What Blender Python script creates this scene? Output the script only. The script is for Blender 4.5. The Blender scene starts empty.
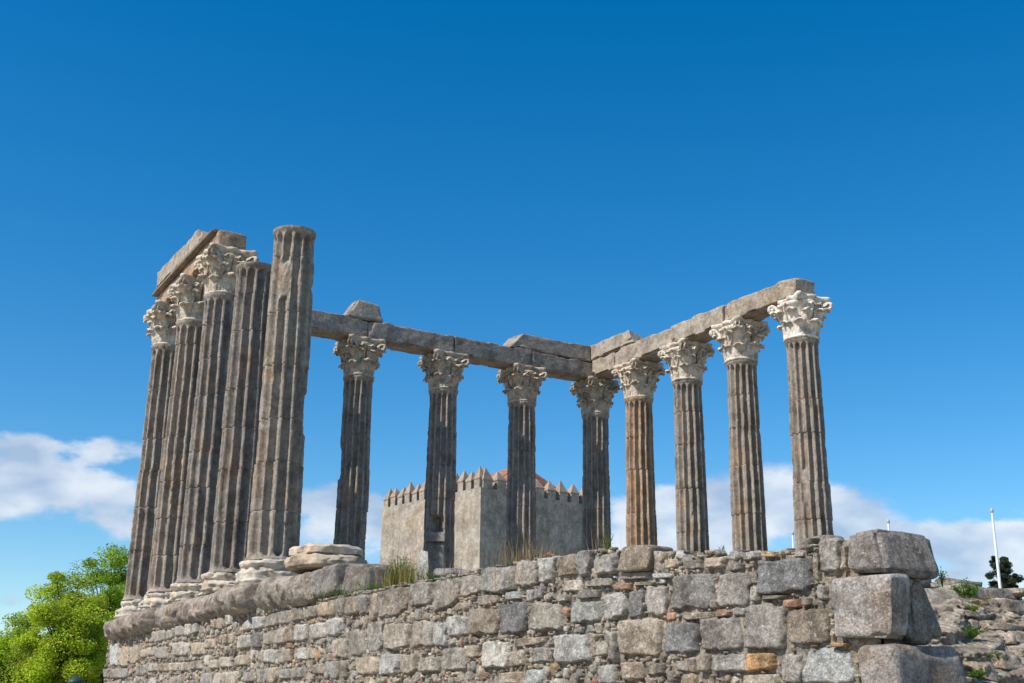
import bpy, math, random
import numpy as np
from mathutils import Matrix, Vector

# ------------------------------------------------------------------ camera
F = 1212.0
CAM = np.array([29.455, -7.173, -2.690])
FW = np.array([-0.82481047, 0.47959393, 0.29946179])
RT = np.array([0.5054498, 0.86279352, 0.01038446])
UP = np.array([0.25339337, -0.15992811, 0.95405178])
scene = bpy.context.scene
cd = bpy.data.cameras.new('camera')
cam = bpy.data.objects.new('camera', cd)
scene.collection.objects.link(cam)
M4 = Matrix.Identity(4)
for i in range(3):
    M4[i][0], M4[i][1], M4[i][2], M4[i][3] = RT[i], UP[i], -FW[i], CAM[i]
cam.matrix_world = M4
cd.sensor_width = 36.0
cd.lens = F * 36.0 / 1024
cd.clip_start = 0.1
cd.clip_end = 6000
scene.camera = cam
scene.render.resolution_x, scene.render.resolution_y = 1024, 683

def ray(px, py):
    return FW + RT * (px - 512) / F - UP * (py - 341.5) / F
def onY(px, py, Y):
    d = ray(px, py); return CAM + d * (Y - CAM[1]) / d[1]
def onX(px, py, X):
    d = ray(px, py); return CAM + d * (X - CAM[0]) / d[0]
def at(px, py, D):
    d = ray(px, py); return CAM + d * D / math.hypot(d[0], d[1])

# ------------------------------------------------------------------ light
SUN_EL = math.radians(47)
SUN_AZ = math.atan2(0.04, -1.0)          # heading of the sun, measured from +Y towards +X
SUN_DIR = Vector((math.sin(SUN_AZ) * math.cos(SUN_EL), math.cos(SUN_AZ) * math.cos(SUN_EL), math.sin(SUN_EL)))
sd = bpy.data.lights.new('sun', 'SUN')
sd.energy = 4.8
sd.angle = math.radians(0.53)
sd.color = (1.0, 0.955, 0.88)
sun = bpy.data.objects.new('sun', sd)
scene.collection.objects.link(sun)
sun.rotation_euler = SUN_DIR.to_track_quat('Z', 'Y').to_euler()
sun.location = (0, -20, 30)

world = bpy.data.worlds.new('World')
scene.world = world
world.use_nodes = True
wt = world.node_tree; wn = wt.nodes; wl = wt.links
wn.clear()
wout = wn.new('ShaderNodeOutputWorld')
bg = wn.new('ShaderNodeBackground'); bg.inputs['Strength'].default_value = 0.105
wl.new(bg.outputs[0], wout.inputs[0])
sky = wn.new('ShaderNodeTexSky'); sky.sky_type = 'NISHITA'; sky.sun_disc = False
sky.sun_elevation = SUN_EL; sky.sun_rotation = SUN_AZ
sky.altitude = 300; sky.air_density = 1.0; sky.dust_density = 0.25; sky.ozone_density = 2.2
hs = wn.new('ShaderNodeHueSaturation')
hs.inputs['Hue'].default_value = 0.497; hs.inputs['Saturation'].default_value = 1.46; hs.inputs['Value'].default_value = 1.25
wl.new(sky.outputs[0], hs.inputs['Color'])

def wmath(op, a, b=None, c=None, clamp=False):
    n = wn.new('ShaderNodeMath'); n.operation = op; n.use_clamp = clamp
    for i, v in enumerate((a, b, c)):
        if v is None: continue
        if isinstance(v, (int, float)): n.inputs[i].default_value = v
        else: wl.new(v, n.inputs[i])
    return n.outputs[0]
tc = wn.new('ShaderNodeTexCoord')
sx = wn.new('ShaderNodeSeparateXYZ'); wl.new(tc.outputs['Generated'], sx.inputs[0])
az = wmath('ARCTAN2', sx.outputs[0], sx.outputs[1])
el = wmath('ARCSINE', sx.outputs[2])
cn = wn.new('ShaderNodeTexNoise'); cn.inputs['Scale'].default_value = 13; cn.inputs['Detail'].default_value = 9; cn.inputs['Roughness'].default_value = 0.56
cm = wn.new('ShaderNodeMapping'); cm.inputs['Scale'].default_value = (1, 1, 2.1); cm.inputs['Location'].default_value = (0.3, 0.1, 0.2)
wl.new(tc.outputs['Generated'], cm.inputs[0]); wl.new(cm.outputs[0], cn.inputs['Vector'])
tot = None
CLOUDS = [(15, 482, 40, 15, .9), (85, 450, 52, 10, 1.0), (75, 488, 50, 12, .95), (118, 528, 24, 11, .85), (15, 604, 42, 8, .6),
          (318, 498, 28, 16, .9), (345, 532, 48, 24, 1.0), (650, 522, 45, 24, .9), (780, 500, 32, 20, 1.25), (838, 510, 34, 15, 1.05), (690, 508, 30, 15, .85), (740, 522, 34, 16, .8),
          (740, 540, 90, 12, .65), (985, 553, 44, 18, 1.05), (950, 545, 28, 11, .95), (1020, 535, 22, 12, .8), (960, 582, 70, 10, .7),
          (1240, 520, 100, 30, .9), (-200, 480, 120, 26, .9), (-420, 560, 100, 30, .8)]
for (px, py, w, h, s) in CLOUDS:
    d = ray(px, py)
    a0 = math.atan2(d[0], d[1]); e0 = math.atan2(d[2], math.hypot(d[0], d[1]))
    u = wmath('DIVIDE', wmath('SUBTRACT', az, a0), w / F / 0.93)
    v = wmath('DIVIDE', wmath('SUBTRACT', el, e0), h / F / 0.93)
    q = wmath('ADD', wmath('MULTIPLY', u, u), wmath('MULTIPLY', v, v))
    g = wmath('MULTIPLY', wmath('EXPONENT', wmath('MULTIPLY', q, -0.5)), s)
    tot = g if tot is None else wmath('ADD', tot, g)
dens = wmath('ADD', wmath('MULTIPLY', tot, 0.9), wmath('MULTIPLY', wmath('MULTIPLY', wmath('SUBTRACT', cn.outputs[0], 0.5), 3.6), wmath('MINIMUM', wmath('MULTIPLY', tot, 1.6), 1.0)))
mr = wn.new('ShaderNodeMapRange'); mr.interpolation_type = 'SMOOTHSTEP'
mr.inputs['From Min'].default_value = 0.33; mr.inputs['From Max'].default_value = 0.92
wl.new(dens, mr.inputs['Value'])
cfac = wmath('MULTIPLY', mr.outputs[0], 0.82)
cn2 = wn.new('ShaderNodeTexNoise'); cn2.inputs['Scale'].default_value = 14; cn2.inputs['Detail'].default_value = 5
wl.new(cm.outputs[0], cn2.inputs['Vector'])
ccol = wn.new('ShaderNodeMix'); ccol.data_type = 'RGBA'
ccol.inputs['A'].default_value = (3.6, 4.5, 6.0, 1); ccol.inputs['B'].default_value = (7.3, 7.6, 8.0, 1)
mr2 = wn.new('ShaderNodeMapRange'); mr2.inputs['From Min'].default_value = 0.35; mr2.inputs['From Max'].default_value = 0.65
wl.new(cn2.outputs[0], mr2.inputs[0]); wl.new(mr2.outputs[0], ccol.inputs['Factor'])
cmix = wn.new('ShaderNodeMix'); cmix.data_type = 'RGBA'
wl.new(cfac, cmix.inputs['Factor']); wl.new(hs.outputs[0], cmix.inputs['A']); wl.new(ccol.outputs['Result'], cmix.inputs['B'])
wl.new(cmix.outputs['Result'], bg.inputs['Color'])

vs = scene.view_settings
vs.view_transform = 'Standard'; vs.look = 'None'; vs.exposure = 0.22; vs.gamma = 1.0; vs.use_curve_mapping = False

# ------------------------------------------------------------------ noise
def _h(ix, iy, iz, seed):
    h = (ix.astype(np.int64) * 374761393 + iy.astype(np.int64) * 668265263 + iz.astype(np.int64) * 2147483647 + seed * 974634777) & 0xffffffff
    h = ((h ^ (h >> 13)) * 1274126177) & 0xffffffff
    h = (h ^ (h >> 16)) * 2246822519 & 0xffffffff
    return ((h ^ (h >> 15)) & 0xffffff) / 8388607.5 - 1.0
def vnoise(P, seed=0):
    P = np.asarray(P, float); I = np.floor(P); f = P - I; I = I.astype(np.int64); f = f * f * (3 - 2 * f)
    x, y, z = I[..., 0], I[..., 1], I[..., 2]; fx, fy, fz = f[..., 0], f[..., 1], f[..., 2]
    r = 0
    for dx in (0, 1):
        for dy in (0, 1):
            for dz in (0, 1):
                r = r + _h(x + dx, y + dy, z + dz, seed) * (fx if dx else 1 - fx) * (fy if dy else 1 - fy) * (fz if dz else 1 - fz)
    return r
def fbm(P, seed=0, oct=4, gain=0.5):
    P = np.asarray(P, float); a = 1.0; r = 0; t = 0
    for i in range(oct):
        r = r + a * vnoise(P * (2.03 ** i) + 17.3 * i, seed + i); t += a; a *= gain
    return r / t
def sstep(a, b, x):
    t = np.clip((np.asarray(x, float) - a) / (b - a), 0, 1); return t * t * (3 - 2 * t)

# ------------------------------------------------------------------ mesh helpers
class MB:
    def __init__(s): s.V = []; s.F = []; s.C = []; s.n = 0
    def add(s, V, F, tint=(1, 1, 1)):
        V = np.asarray(V, float).reshape(-1, 3)
        s.V.append(V)
        if isinstance(F, np.ndarray): s.F += (F + s.n).tolist()
        else: s.F += [[i + s.n for i in f] for f in F]
        t = np.asarray(tint, float)
        s.C.append(np.tile(t, (len(V), 1)) if t.ndim == 1 else t)
        s.n += len(V)
    def grid(s, G, wu=False, wv=False, tint=(1, 1, 1), flip=False):
        n, m = G.shape[:2]
        I = np.arange(n * m).reshape(n, m)
        if wu: I = np.vstack([I, I[:1]])
        if wv: I = np.hstack([I, I[:, :1]])
        F = np.stack([I[:-1, :-1], I[:-1, 1:], I[1:, 1:], I[1:, :-1]], -1).reshape(-1, 4)
        if flip: F = F[:, ::-1]
        s.add(G.reshape(-1, 3), F, tint if np.asarray(tint).ndim == 1 else np.asarray(tint).reshape(-1, 3))
    def build(s, name, mat, parent=None, smooth=True):
        me = bpy.data.meshes.new(name)
        V = np.vstack(s.V); me.from_pydata(V.tolist(), [], s.F)
        a = me.color_attributes.new('tint', 'FLOAT_COLOR', 'POINT')
        c = np.hstack([np.vstack(s.C), np.ones((len(V), 1))]).astype(np.float32)
        a.data.foreach_set('color', c.ravel())
        me.polygons.foreach_set('use_smooth', [smooth] * len(me.polygons))
        me.materials.append(mat)
        o = bpy.data.objects.new(name, me); scene.collection.objects.link(o)
        if parent is not None: o.parent = parent
        return o
def tag(o, label=None, cat=None, group=None, kind=None):
    if label: o['label'] = label
    if cat: o['category'] = cat
    if group: o['group'] = group
    if kind: o['kind'] = kind
    return o
def thing(name, label, cat, group=None, loc=(0, 0, 0), rot=0):
    o = bpy.data.objects.new(name, None); scene.collection.objects.link(o)
    o.location = loc; o.rotation_euler = (0, 0, rot)
    return tag(o, label, cat, group)

_cube_cache = {}
def cube_grid(n):
    """surface of a cube subdivided n times (merged), coordinates in [-1,1], vertices crowded towards the edges"""
    if n in _cube_cache: return _cube_cache[n]
    key = {}; V = []; Fc = []
    def vid(a):
        if a not in key: key[a] = len(V); V.append(a)
        return key[a]
    for ax in range(3):
        for sd_ in (0, n):
            for i in range(n):
                for j in range(n):
                    q = []
                    for (a, b) in ((i, j), (i + 1, j), (i + 1, j + 1), (i, j + 1)):
                        c = [a, b]; c.insert(ax, sd_); q.append(vid(tuple(c)))
                    if (sd_ == 0) != (ax == 1): q = q[::-1]
                    Fc.append(q)
    A = np.array(V, float) / n * 2 - 1
    A = 0.45 * A + 0.55 * np.sin(A * math.pi / 2)
    _cube_cache[n] = (A, np.array(Fc)); return _cube_cache[n]
def block(mb, C8, n=14, rnd=0.04, amp=0.015, seed=0, freq=4.0, tint=(1, 1, 1), chip=0.0, big=0.0):
    """weathered block from 8 corners: order (x0y0z0,x1y0z0,x1y1z0,x0y1z0, then the same at the top)"""
    A, Fc = cube_grid(n)
    C8 = np.asarray(C8, float)
    size = np.array([np.linalg.norm(C8[1] - C8[0]), np.linalg.norm(C8[3] - C8[0]), np.linalg.norm(C8[4] - C8[0])])
    inner = np.clip(1 - 2 * rnd / np.maximum(size, 1e-3), 0.0, 1)
    core = np.clip(A, -inner, inner)
    d = (A - core) / np.maximum(1 - inner, 1e-4)
    L = np.linalg.norm(d, axis=1, keepdims=True)
    mx = np.abs(d).max(axis=1, keepdims=True)
    d2 = d / np.maximum(L, 1e-6) * mx
    U = core + d2 * (1 - inner)
    t = (U + 1) / 2; x, y, z = t[:, :1], t[:, 1:2], t[:, 2:]
    P = ((C8[0] * (1 - x) + C8[1] * x) * (1 - y) + (C8[3] * (1 - x) + C8[2] * x) * y) * (1 - z) + \
        ((C8[4] * (1 - x) + C8[5] * x) * (1 - y) + (C8[7] * (1 - x) + C8[6] * x) * y) * z
    c = C8.mean(0)
    N = U / np.linalg.norm(U, axis=1, keepdims=True)
    ed = np.sort(np.abs(U), axis=1)[:, 1:2]                     # near an edge of the cube
    nz = fbm(P * freq, seed, 4)[:, None]; nb = fbm(P * freq * .35 + 9, seed + 5, 2)[:, None]
    off = N * (amp * nz + big * nb)
    if chip: off = off - N * chip * sstep(.75, 1, ed) * sstep(0.0, .55, vnoise(P * freq * 0.9, seed + 31))[:, None]
    mb.add(P + off, Fc, tint)
def boxc(x0, x1, y0, y1, z0, z1):
    return [(x0, y0, z0), (x1, y0, z0), (x1, y1, z0), (x0, y1, z0), (x0, y0, z1), (x1, y0, z1), (x1, y1, z1), (x0, y1, z1)]

# ------------------------------------------------------------------ materials
def stone_mat(name, base, dark=0.55, mott=3.0, speck=0.35, bump=0.35, lichen=None, streak=0.0, warm=None, rough=0.92, pscale=1.0, spk_scale=70, stain=0.5, lsc=9, lth=.57):
    m = bpy.data.materials.new(name); m.use_nodes = True
    t = m.node_tree; n = t.nodes; l = t.links; n.clear()
    out = n.new('ShaderNodeOutputMaterial'); b = n.new('ShaderNodeBsdfPrincipled'); l.new(b.outputs[0], out.inputs[0])
    b.inputs['Roughness'].default_value = rough; b.inputs['Specular IOR Level'].default_value = 0.25
    geo = n.new('ShaderNodeTexCoord')
    pos = n.new('ShaderNodeNewGeometry').outputs['Position']
    def noise(scale, detail=5, rough_=.6, vec=None):
        q = n.new('ShaderNodeTexNoise'); q.inputs['Scale'].default_value = scale * pscale; q.inputs['Detail'].default_value = detail; q.inputs['Roughness'].default_value = rough_
        l.new(vec if vec else pos, q.inputs['Vector']); return q.outputs[0]
    def rng(v, a, b_, c=0.0, d=1.0, smooth=True):
        q = n.new('ShaderNodeMapRange'); q.interpolation_type = 'SMOOTHSTEP' if smooth else 'LINEAR'
        q.inputs[1].default_value = a; q.inputs[2].default_value = b_; q.inputs[3].default_value = c; q.inputs[4].default_value = d
        l.new(v, q.inputs[0]); return q.outputs[0]
    def mix(f, a, b_, mode='MIX'):
        q = n.new('ShaderNodeMix'); q.data_type = 'RGBA'; q.blend_type = mode
        for k, v in (('Factor', f), ('A', a), ('B', b_)):
            s = q.inputs[k]
            if isinstance(v, (int, float)): s.default_value = v
            elif isinstance(v, tuple): s.default_value = (*v[:3], 1)
            else: l.new(v, s)
        return q.outputs['Result']
    at_ = n.new('ShaderNodeAttribute'); at_.attribute_name = 'tint'
    col = mix(1.0, tuple(base), at_.outputs['Color'], 'MULTIPLY')
    dk = tuple(c for c in (dark, dark * .96, dark * .93))
    f1 = rng(noise(mott, 6, .65), .42, .66)
    col = mix(f1, col, mix(1.0, col, dk, 'MULTIPLY'))
    if warm:
        f2 = rng(noise(mott * .7, 4, .6), .5, .72, 0, warm[3])
        col = mix(f2, col, mix(1.0, col, tuple(warm[:3]), 'MULTIPLY'))
    if streak:
        mp = n.new('ShaderNodeMapping'); mp.inputs['Scale'].default_value = (5, 5, .55); l.new(pos, mp.inputs[0])
        f3 = rng(noise(1.4, 5, .6, mp.outputs[0]), .46, .68, 0, streak)
        col = mix(f3, col, mix(1.0, col, (stain, stain * .97, stain * .95), 'MULTIPLY'))
    if lichen:
        f4 = rng(noise(lsc, 5, .7), lth, lth + .07, 0, lichen[3])
        col = mix(f4, col, tuple(lichen[:3]))
    sp = noise(spk_scale, 3, .8)
    col = mix(1.0, col, mix(rng(sp, .36, .64, 0, 1, False), (1 - speck, 1 - speck, 1 - speck), (1 + speck, 1 + speck, 1 + speck)), 'MULTIPLY')
    sp2 = noise(spk_scale * .28, 4, .75)
    col = mix(1.0, col, mix(rng(sp2, .38, .62, 0, 1, False), (1 - speck * .8,) * 3, (1 + speck * .8,) * 3), 'MULTIPLY')
    l.new(col, b.inputs['Base Color'])
    bn = n.new('ShaderNodeBump'); bn.inputs['Strength'].default_value = bump; bn.inputs['Distance'].default_value = 0.03
    hsum = n.new('ShaderNodeMath'); hsum.operation = 'MULTIPLY_ADD'; hsum.inputs[1].default_value = .5
    l.new(noise(55, 5, .75), hsum.inputs[0]); l.new(noise(16, 6, .7), hsum.inputs[2])
    l.new(hsum.outputs[0], bn.inputs['Height']); l.new(bn.outputs[0], b.inputs['Normal'])
    return m
def flat_mat(name, col, rough=.6, metal=0, var=.15, scale=4, bump=0, trans=0):
    m = bpy.data.materials.new(name); m.use_nodes = True
    t = m.node_tree; n = t.nodes; l = t.links
    b = n['Principled BSDF']; b.inputs['Roughness'].default_value = rough; b.inputs['Metallic'].default_value = metal
    b.inputs['Specular IOR Level'].default_value = .3
    q = n.new('ShaderNodeTexNoise'); q.inputs['Scale'].default_value = scale; q.inputs['Detail'].default_value = 5
    g = n.new('ShaderNodeNewGeometry'); l.new(g.outputs['Position'], q.inputs['Vector'])
    r = n.new('ShaderNodeMapRange'); r.inputs[1].default_value = .3; r.inputs[2].default_value = .7; r.inputs[3].default_value = 1 - var; r.inputs[4].default_value = 1 + var
    l.new(q.outputs[0], r.inputs[0])
    a = n.new('ShaderNodeAttribute'); a.attribute_name = 'tint'
    x = n.new('ShaderNodeMix'); x.data_type = 'RGBA'; x.blend_type = 'MULTIPLY'; x.inputs['Factor'].default_value = 1; x.inputs['A'].default_value = (*col, 1)
    l.new(a.outputs['Color'], x.inputs['B'])
    y = n.new('ShaderNodeVectorMath'); y.operation = 'SCALE'; l.new(x.outputs['Result'], y.inputs[0]); l.new(r.outputs[0], y.inputs['Scale'])
    l.new(y.outputs[0], b.inputs['Base Color'])
    if bump:
        k = n.new('ShaderNodeBump'); k.inputs['Strength'].default_value = bump; k.inputs['Distance'].default_value = .05; l.new(q.outputs[0], k.inputs['Height']); l.new(k.outputs[0], b.inputs['Normal'])
    if trans:
        tr = n.new('ShaderNodeBsdfTranslucent'); l.new(y.outputs[0], tr.inputs[0])
        mx = n.new('ShaderNodeMixShader'); mx.inputs[0].default_value = trans
        l.new(b.outputs[0], mx.inputs[1]); l.new(tr.outputs[0], mx.inputs[2]); l.new(mx.outputs[0], n['Material Output'].inputs[0])
    return m
M_GRAN = stone_mat('granite_masonry', (1, 1, 1), dark=.52, mott=4.5, speck=.34, bump=1.0, lichen=(.50, .47, .41, .55), lsc=26, lth=.58, warm=(1.15, .95, .75, .6), spk_scale=60)
M_SHAFT = stone_mat('weathered_granite_shaft', (.335, .297, .255), dark=.62, mott=3.0, speck=.24, bump=.6, streak=.65, warm=(1.3, 1.0, .72, .6), stain=.5, spk_scale=45)
M_BEAM = stone_mat('lichened_granite_beam', (.38, .335, .285), dark=.60, mott=2.6, speck=.26, bump=.6, lichen=(.46, .31, .16, .35), warm=(1.2, 1.0, .78, .6), spk_scale=40)
M_MARB = stone_mat('weathered_marble', (.56, .51, .435), dark=.62, mott=4.5, speck=.1, bump=.4, warm=(1.1, .85, .62, .8), spk_scale=40)
M_CAP = stone_mat('weathered_marble_capital', (.61, .555, .485), dark=.5, mott=5.0, speck=.1, bump=.4, warm=(1.1, .85, .64, .6), spk_scale=40)
M_MORT = stone_mat('lime_mortar', (.32, .27, .21), dark=.55, mott=5, speck=.35, bump=1.0, warm=(1.25, .95, .66, .6), spk_scale=35)
M_CORN = stone_mat('brown_granite_cornice', (.36, .30, .24), dark=.5, mott=3.2, speck=.3, bump=1.0, streak=.35, warm=(1.15, .93, .8, .6), spk_scale=40)

# stone tints
TC = dict(g=(.31, .277, .237), d=(.205, .185, .165), w=(.42, .385, .335), b=(.39, .325, .25), n=(.275, .23, .18), o=(.45, .29, .15), c=(.58, .53, .44), r=(.33, .2, .14))

# ------------------------------------------------------------------ ground
gmat = flat_mat('pale_gravel_ground', (.30, .265, .21), .95, var=.3, scale=.8)
mb = MB()
xs = np.concatenate([[-3000, -800, -300], np.linspace(-120, 120, 61), [300, 800, 3000]])
G = np.zeros((len(xs), len(xs), 3)); G[..., 0] = xs[:, None]; G[..., 1] = xs[None, :]
G[..., 2] = -4.32 + .12 * fbm(G * [.05, .05, 0], 3, 3)
mb.grid(G)
tag(mb.build('ground', gmat), kind='structure')

# ------------------------------------------------------------------ podium
A_, B_ = 2.578, 2.2166
YW = -0.78                                            # outer face of the wall stones
ZT = [(-.6, -.96), (7, -.96), (12.5, -1.0), (13.5, -1.06), (16, -1.09), (18.3, -1.09), (20.2, -1.15), (20.6, -1.22), (21.6, -1.33), (22.5, -1.41), (22.8, -1.44), (22.95, -1.36), (23.6, -1.40)]
def ztop(x): return np.interp(x, [a for a, _ in ZT], [b for _, b in ZT])
podium = thing('podium_wall', 'long weathered podium wall of grey granite blocks and rubble below the temple columns', 'wall')

# mortar core: one sheet up the front face, over the top and down the back
nx = 860
X = np.linspace(.12, 23.42, nx)
rows = []
YM = YW + .062
for z in np.concatenate([np.linspace(0, .42, 20), np.linspace(.43, 1, 100)]):
    zz = -4.35 + (ztop(X) - .05 + 4.35) * z
    P = np.stack([X, np.full(nx, YM), zz], 1)
    P[:, 1] += -.035 * fbm(P * [15, 15, 15], 5, 4, .65) - .015 * fbm(P * [3, 3, 3], 8, 2)
    rows.append(P)
for y in np.concatenate([np.linspace(.04, .6, 12), np.linspace(.75, 4, 14), np.linspace(4.5, 14.4, 20)]):
    Y = YM + y
    hi = -.50 + (-1.62 + .50) * sstep(11.2, 14.6, X)
    w = sstep(-.62, -.30, Y)
    T = (ztop(X) - .05) * (1 - w) + hi * w
    P = np.stack([np.minimum(X, 23.42 + (20.6 - 23.42) * sstep(-.42, -.12, Y)), np.full(nx, Y), T], 1)
    P[:, 2] += .05 * fbm(P * [3, 3, 3], 12, 4)
    rows.append(P)
last = rows[-1].copy(); last[:, 2] = -4.35; rows.append(last)
G = np.stack(rows, 1)
mb = MB(); mb.grid(G, flip=True)
for e in (0, nx - 1):
    col = G[e]; bot = col.copy(); bot[:, 2] = -4.35
    mb.grid(np.stack([col, bot], 1))
mb.build('mortar_core', M_MORT, podium)

# masonry face
rng_ = np.random.default_rng(4)
random.seed(4)
CX, X0g, X1g, Z0g, Z1g = .015, -.8, 23.9, -4.35, -.85
occ = np.zeros((int((X1g - X0g) / CX), int((Z1g - Z0g) / CX)), bool)
gx = X0g + (np.arange(occ.shape[0]) + .5) * CX; gz = Z0g + (np.arange(occ.shape[1]) + .5) * CX
occ[:, :] = gz[None, :] > (ztop(gx) - .0)[:, None]
def qmask(Q, grow=0.0):
    Q = np.asarray(Q); x0, x1 = Q[:, 0].min() - grow, Q[:, 0].max() + grow; z0, z1 = Q[:, 1].min() - grow, Q[:, 1].max() + grow
    i0, i1 = max(0, int((x0 - X0g) / CX)), min(occ.shape[0], int((x1 - X0g) / CX) + 1)
    j0, j1 = max(0, int((z0 - Z0g) / CX)), min(occ.shape[1], int((z1 - Z0g) / CX) + 1)
    if i1 <= i0 or j1 <= j0: return None
    xx, zz = np.meshgrid(gx[i0:i1], gz[j0:j1], indexing='ij')
    ins = np.ones(xx.shape, bool)
    ar = sum(Q[k][0] * Q[(k + 1) % 4][1] - Q[(k + 1) % 4][0] * Q[k][1] for k in range(4))
    sg = 1 if ar > 0 else -1
    for k in range(4):
        a, b = Q[k], Q[(k + 1) % 4]; L = math.hypot(*(b - a)) + 1e-9
        dd = sg * ((b[0] - a[0]) * (zz - a[1]) - (b[1] - a[1]) * (xx - a[0])) / L
        ins &= dd > -grow
    return (slice(i0, i1), slice(j0, j1)), ins
def stone_patch(mb, Q, depth, n, seed, tint, round_=.32, amp=.01, yface=YW):
    """one wall stone: Q = 4 corners (x,z) TL TR BR BL"""
    Q = np.asarray(Q, float)
    s = np.sin(np.linspace(-1, 1, n) * math.pi / 2); s = .5 * s + .5 * np.linspace(-1, 1, n)
    S, T = np.meshgrid(s, s, indexing='ij')
    k = round_
    U = S * np.sqrt(1 - k * T ** 4 * .5); V = T * np.sqrt(1 - k * S ** 4 * .5)
    u = (U + 1) / 2; v = (V + 1) / 2
    P2 = (Q[0] * (1 - u[..., None]) + Q[1] * u[..., None]) * (1 - v[..., None]) + (Q[3] * (1 - u[..., None]) + Q[2] * u[..., None]) * v[..., None]
    c = P2.mean((0, 1)); size = min(np.ptp(P2[..., 0]), np.ptp(P2[..., 1]))
    Pn = np.stack([P2[..., 0], np.full(P2.shape[:2], seed * .37), P2[..., 1]], -1)
    R = np.maximum(np.abs(S), np.abs(T))
    wob = fbm(Pn * (2.2 / max(size, .05)), seed, 3) * .16 * size + fbm(Pn * 13, seed + 1, 4, .65) * .09 * min(size, .3)
    dirv = P2 - c; dirv /= (np.linalg.norm(dirv, axis=-1, keepdims=True) + 1e-6)
    P2 = P2 + dirv * (wob * R)[..., None]
    edge = min(.024, size * .16) / max(size, .02) * 2
    hgt = 1 - np.clip((R - (1 - edge)) / edge, 0, 1) ** 2.4
    til = (S * (random.random() - .5) + T * (random.random() - .5)) * .03 * min(1, size * 3)
    y = yface + depth * (1 - hgt) * 1.0 - til - (fbm(Pn * 9, seed + 3, 5, .65) * amp * 2.4 + fbm(Pn * 2.6, seed + 6, 2) * amp * 1.8) * (.4 + .6 * hgt) + random.random() * .022
    G = np.stack([P2[..., 0], y, P2[..., 1]], -1)
    mb.grid(G, tint=tint, flip=True)
def vt(t, j=.1):
    t = np.array(TC[t] if isinstance(t, str) else t) * 1.12
    f = 1 + (random.random() - .5) * 2 * j; w = (random.random() - .5) * .12
    return tuple(np.clip(t * f * np.array([1 + w, 1, 1 - w]), .03, .85))
REG = {1: (330, 560, 5.553), 2: (460, 540, 4.773), 3: (590, 540, 4.773), 4: (720, 530, 4.467), 5: (820, 520, 4.193), 7: (210, 580, 6.63), 6: (100, 600, 7.877)}
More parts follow.
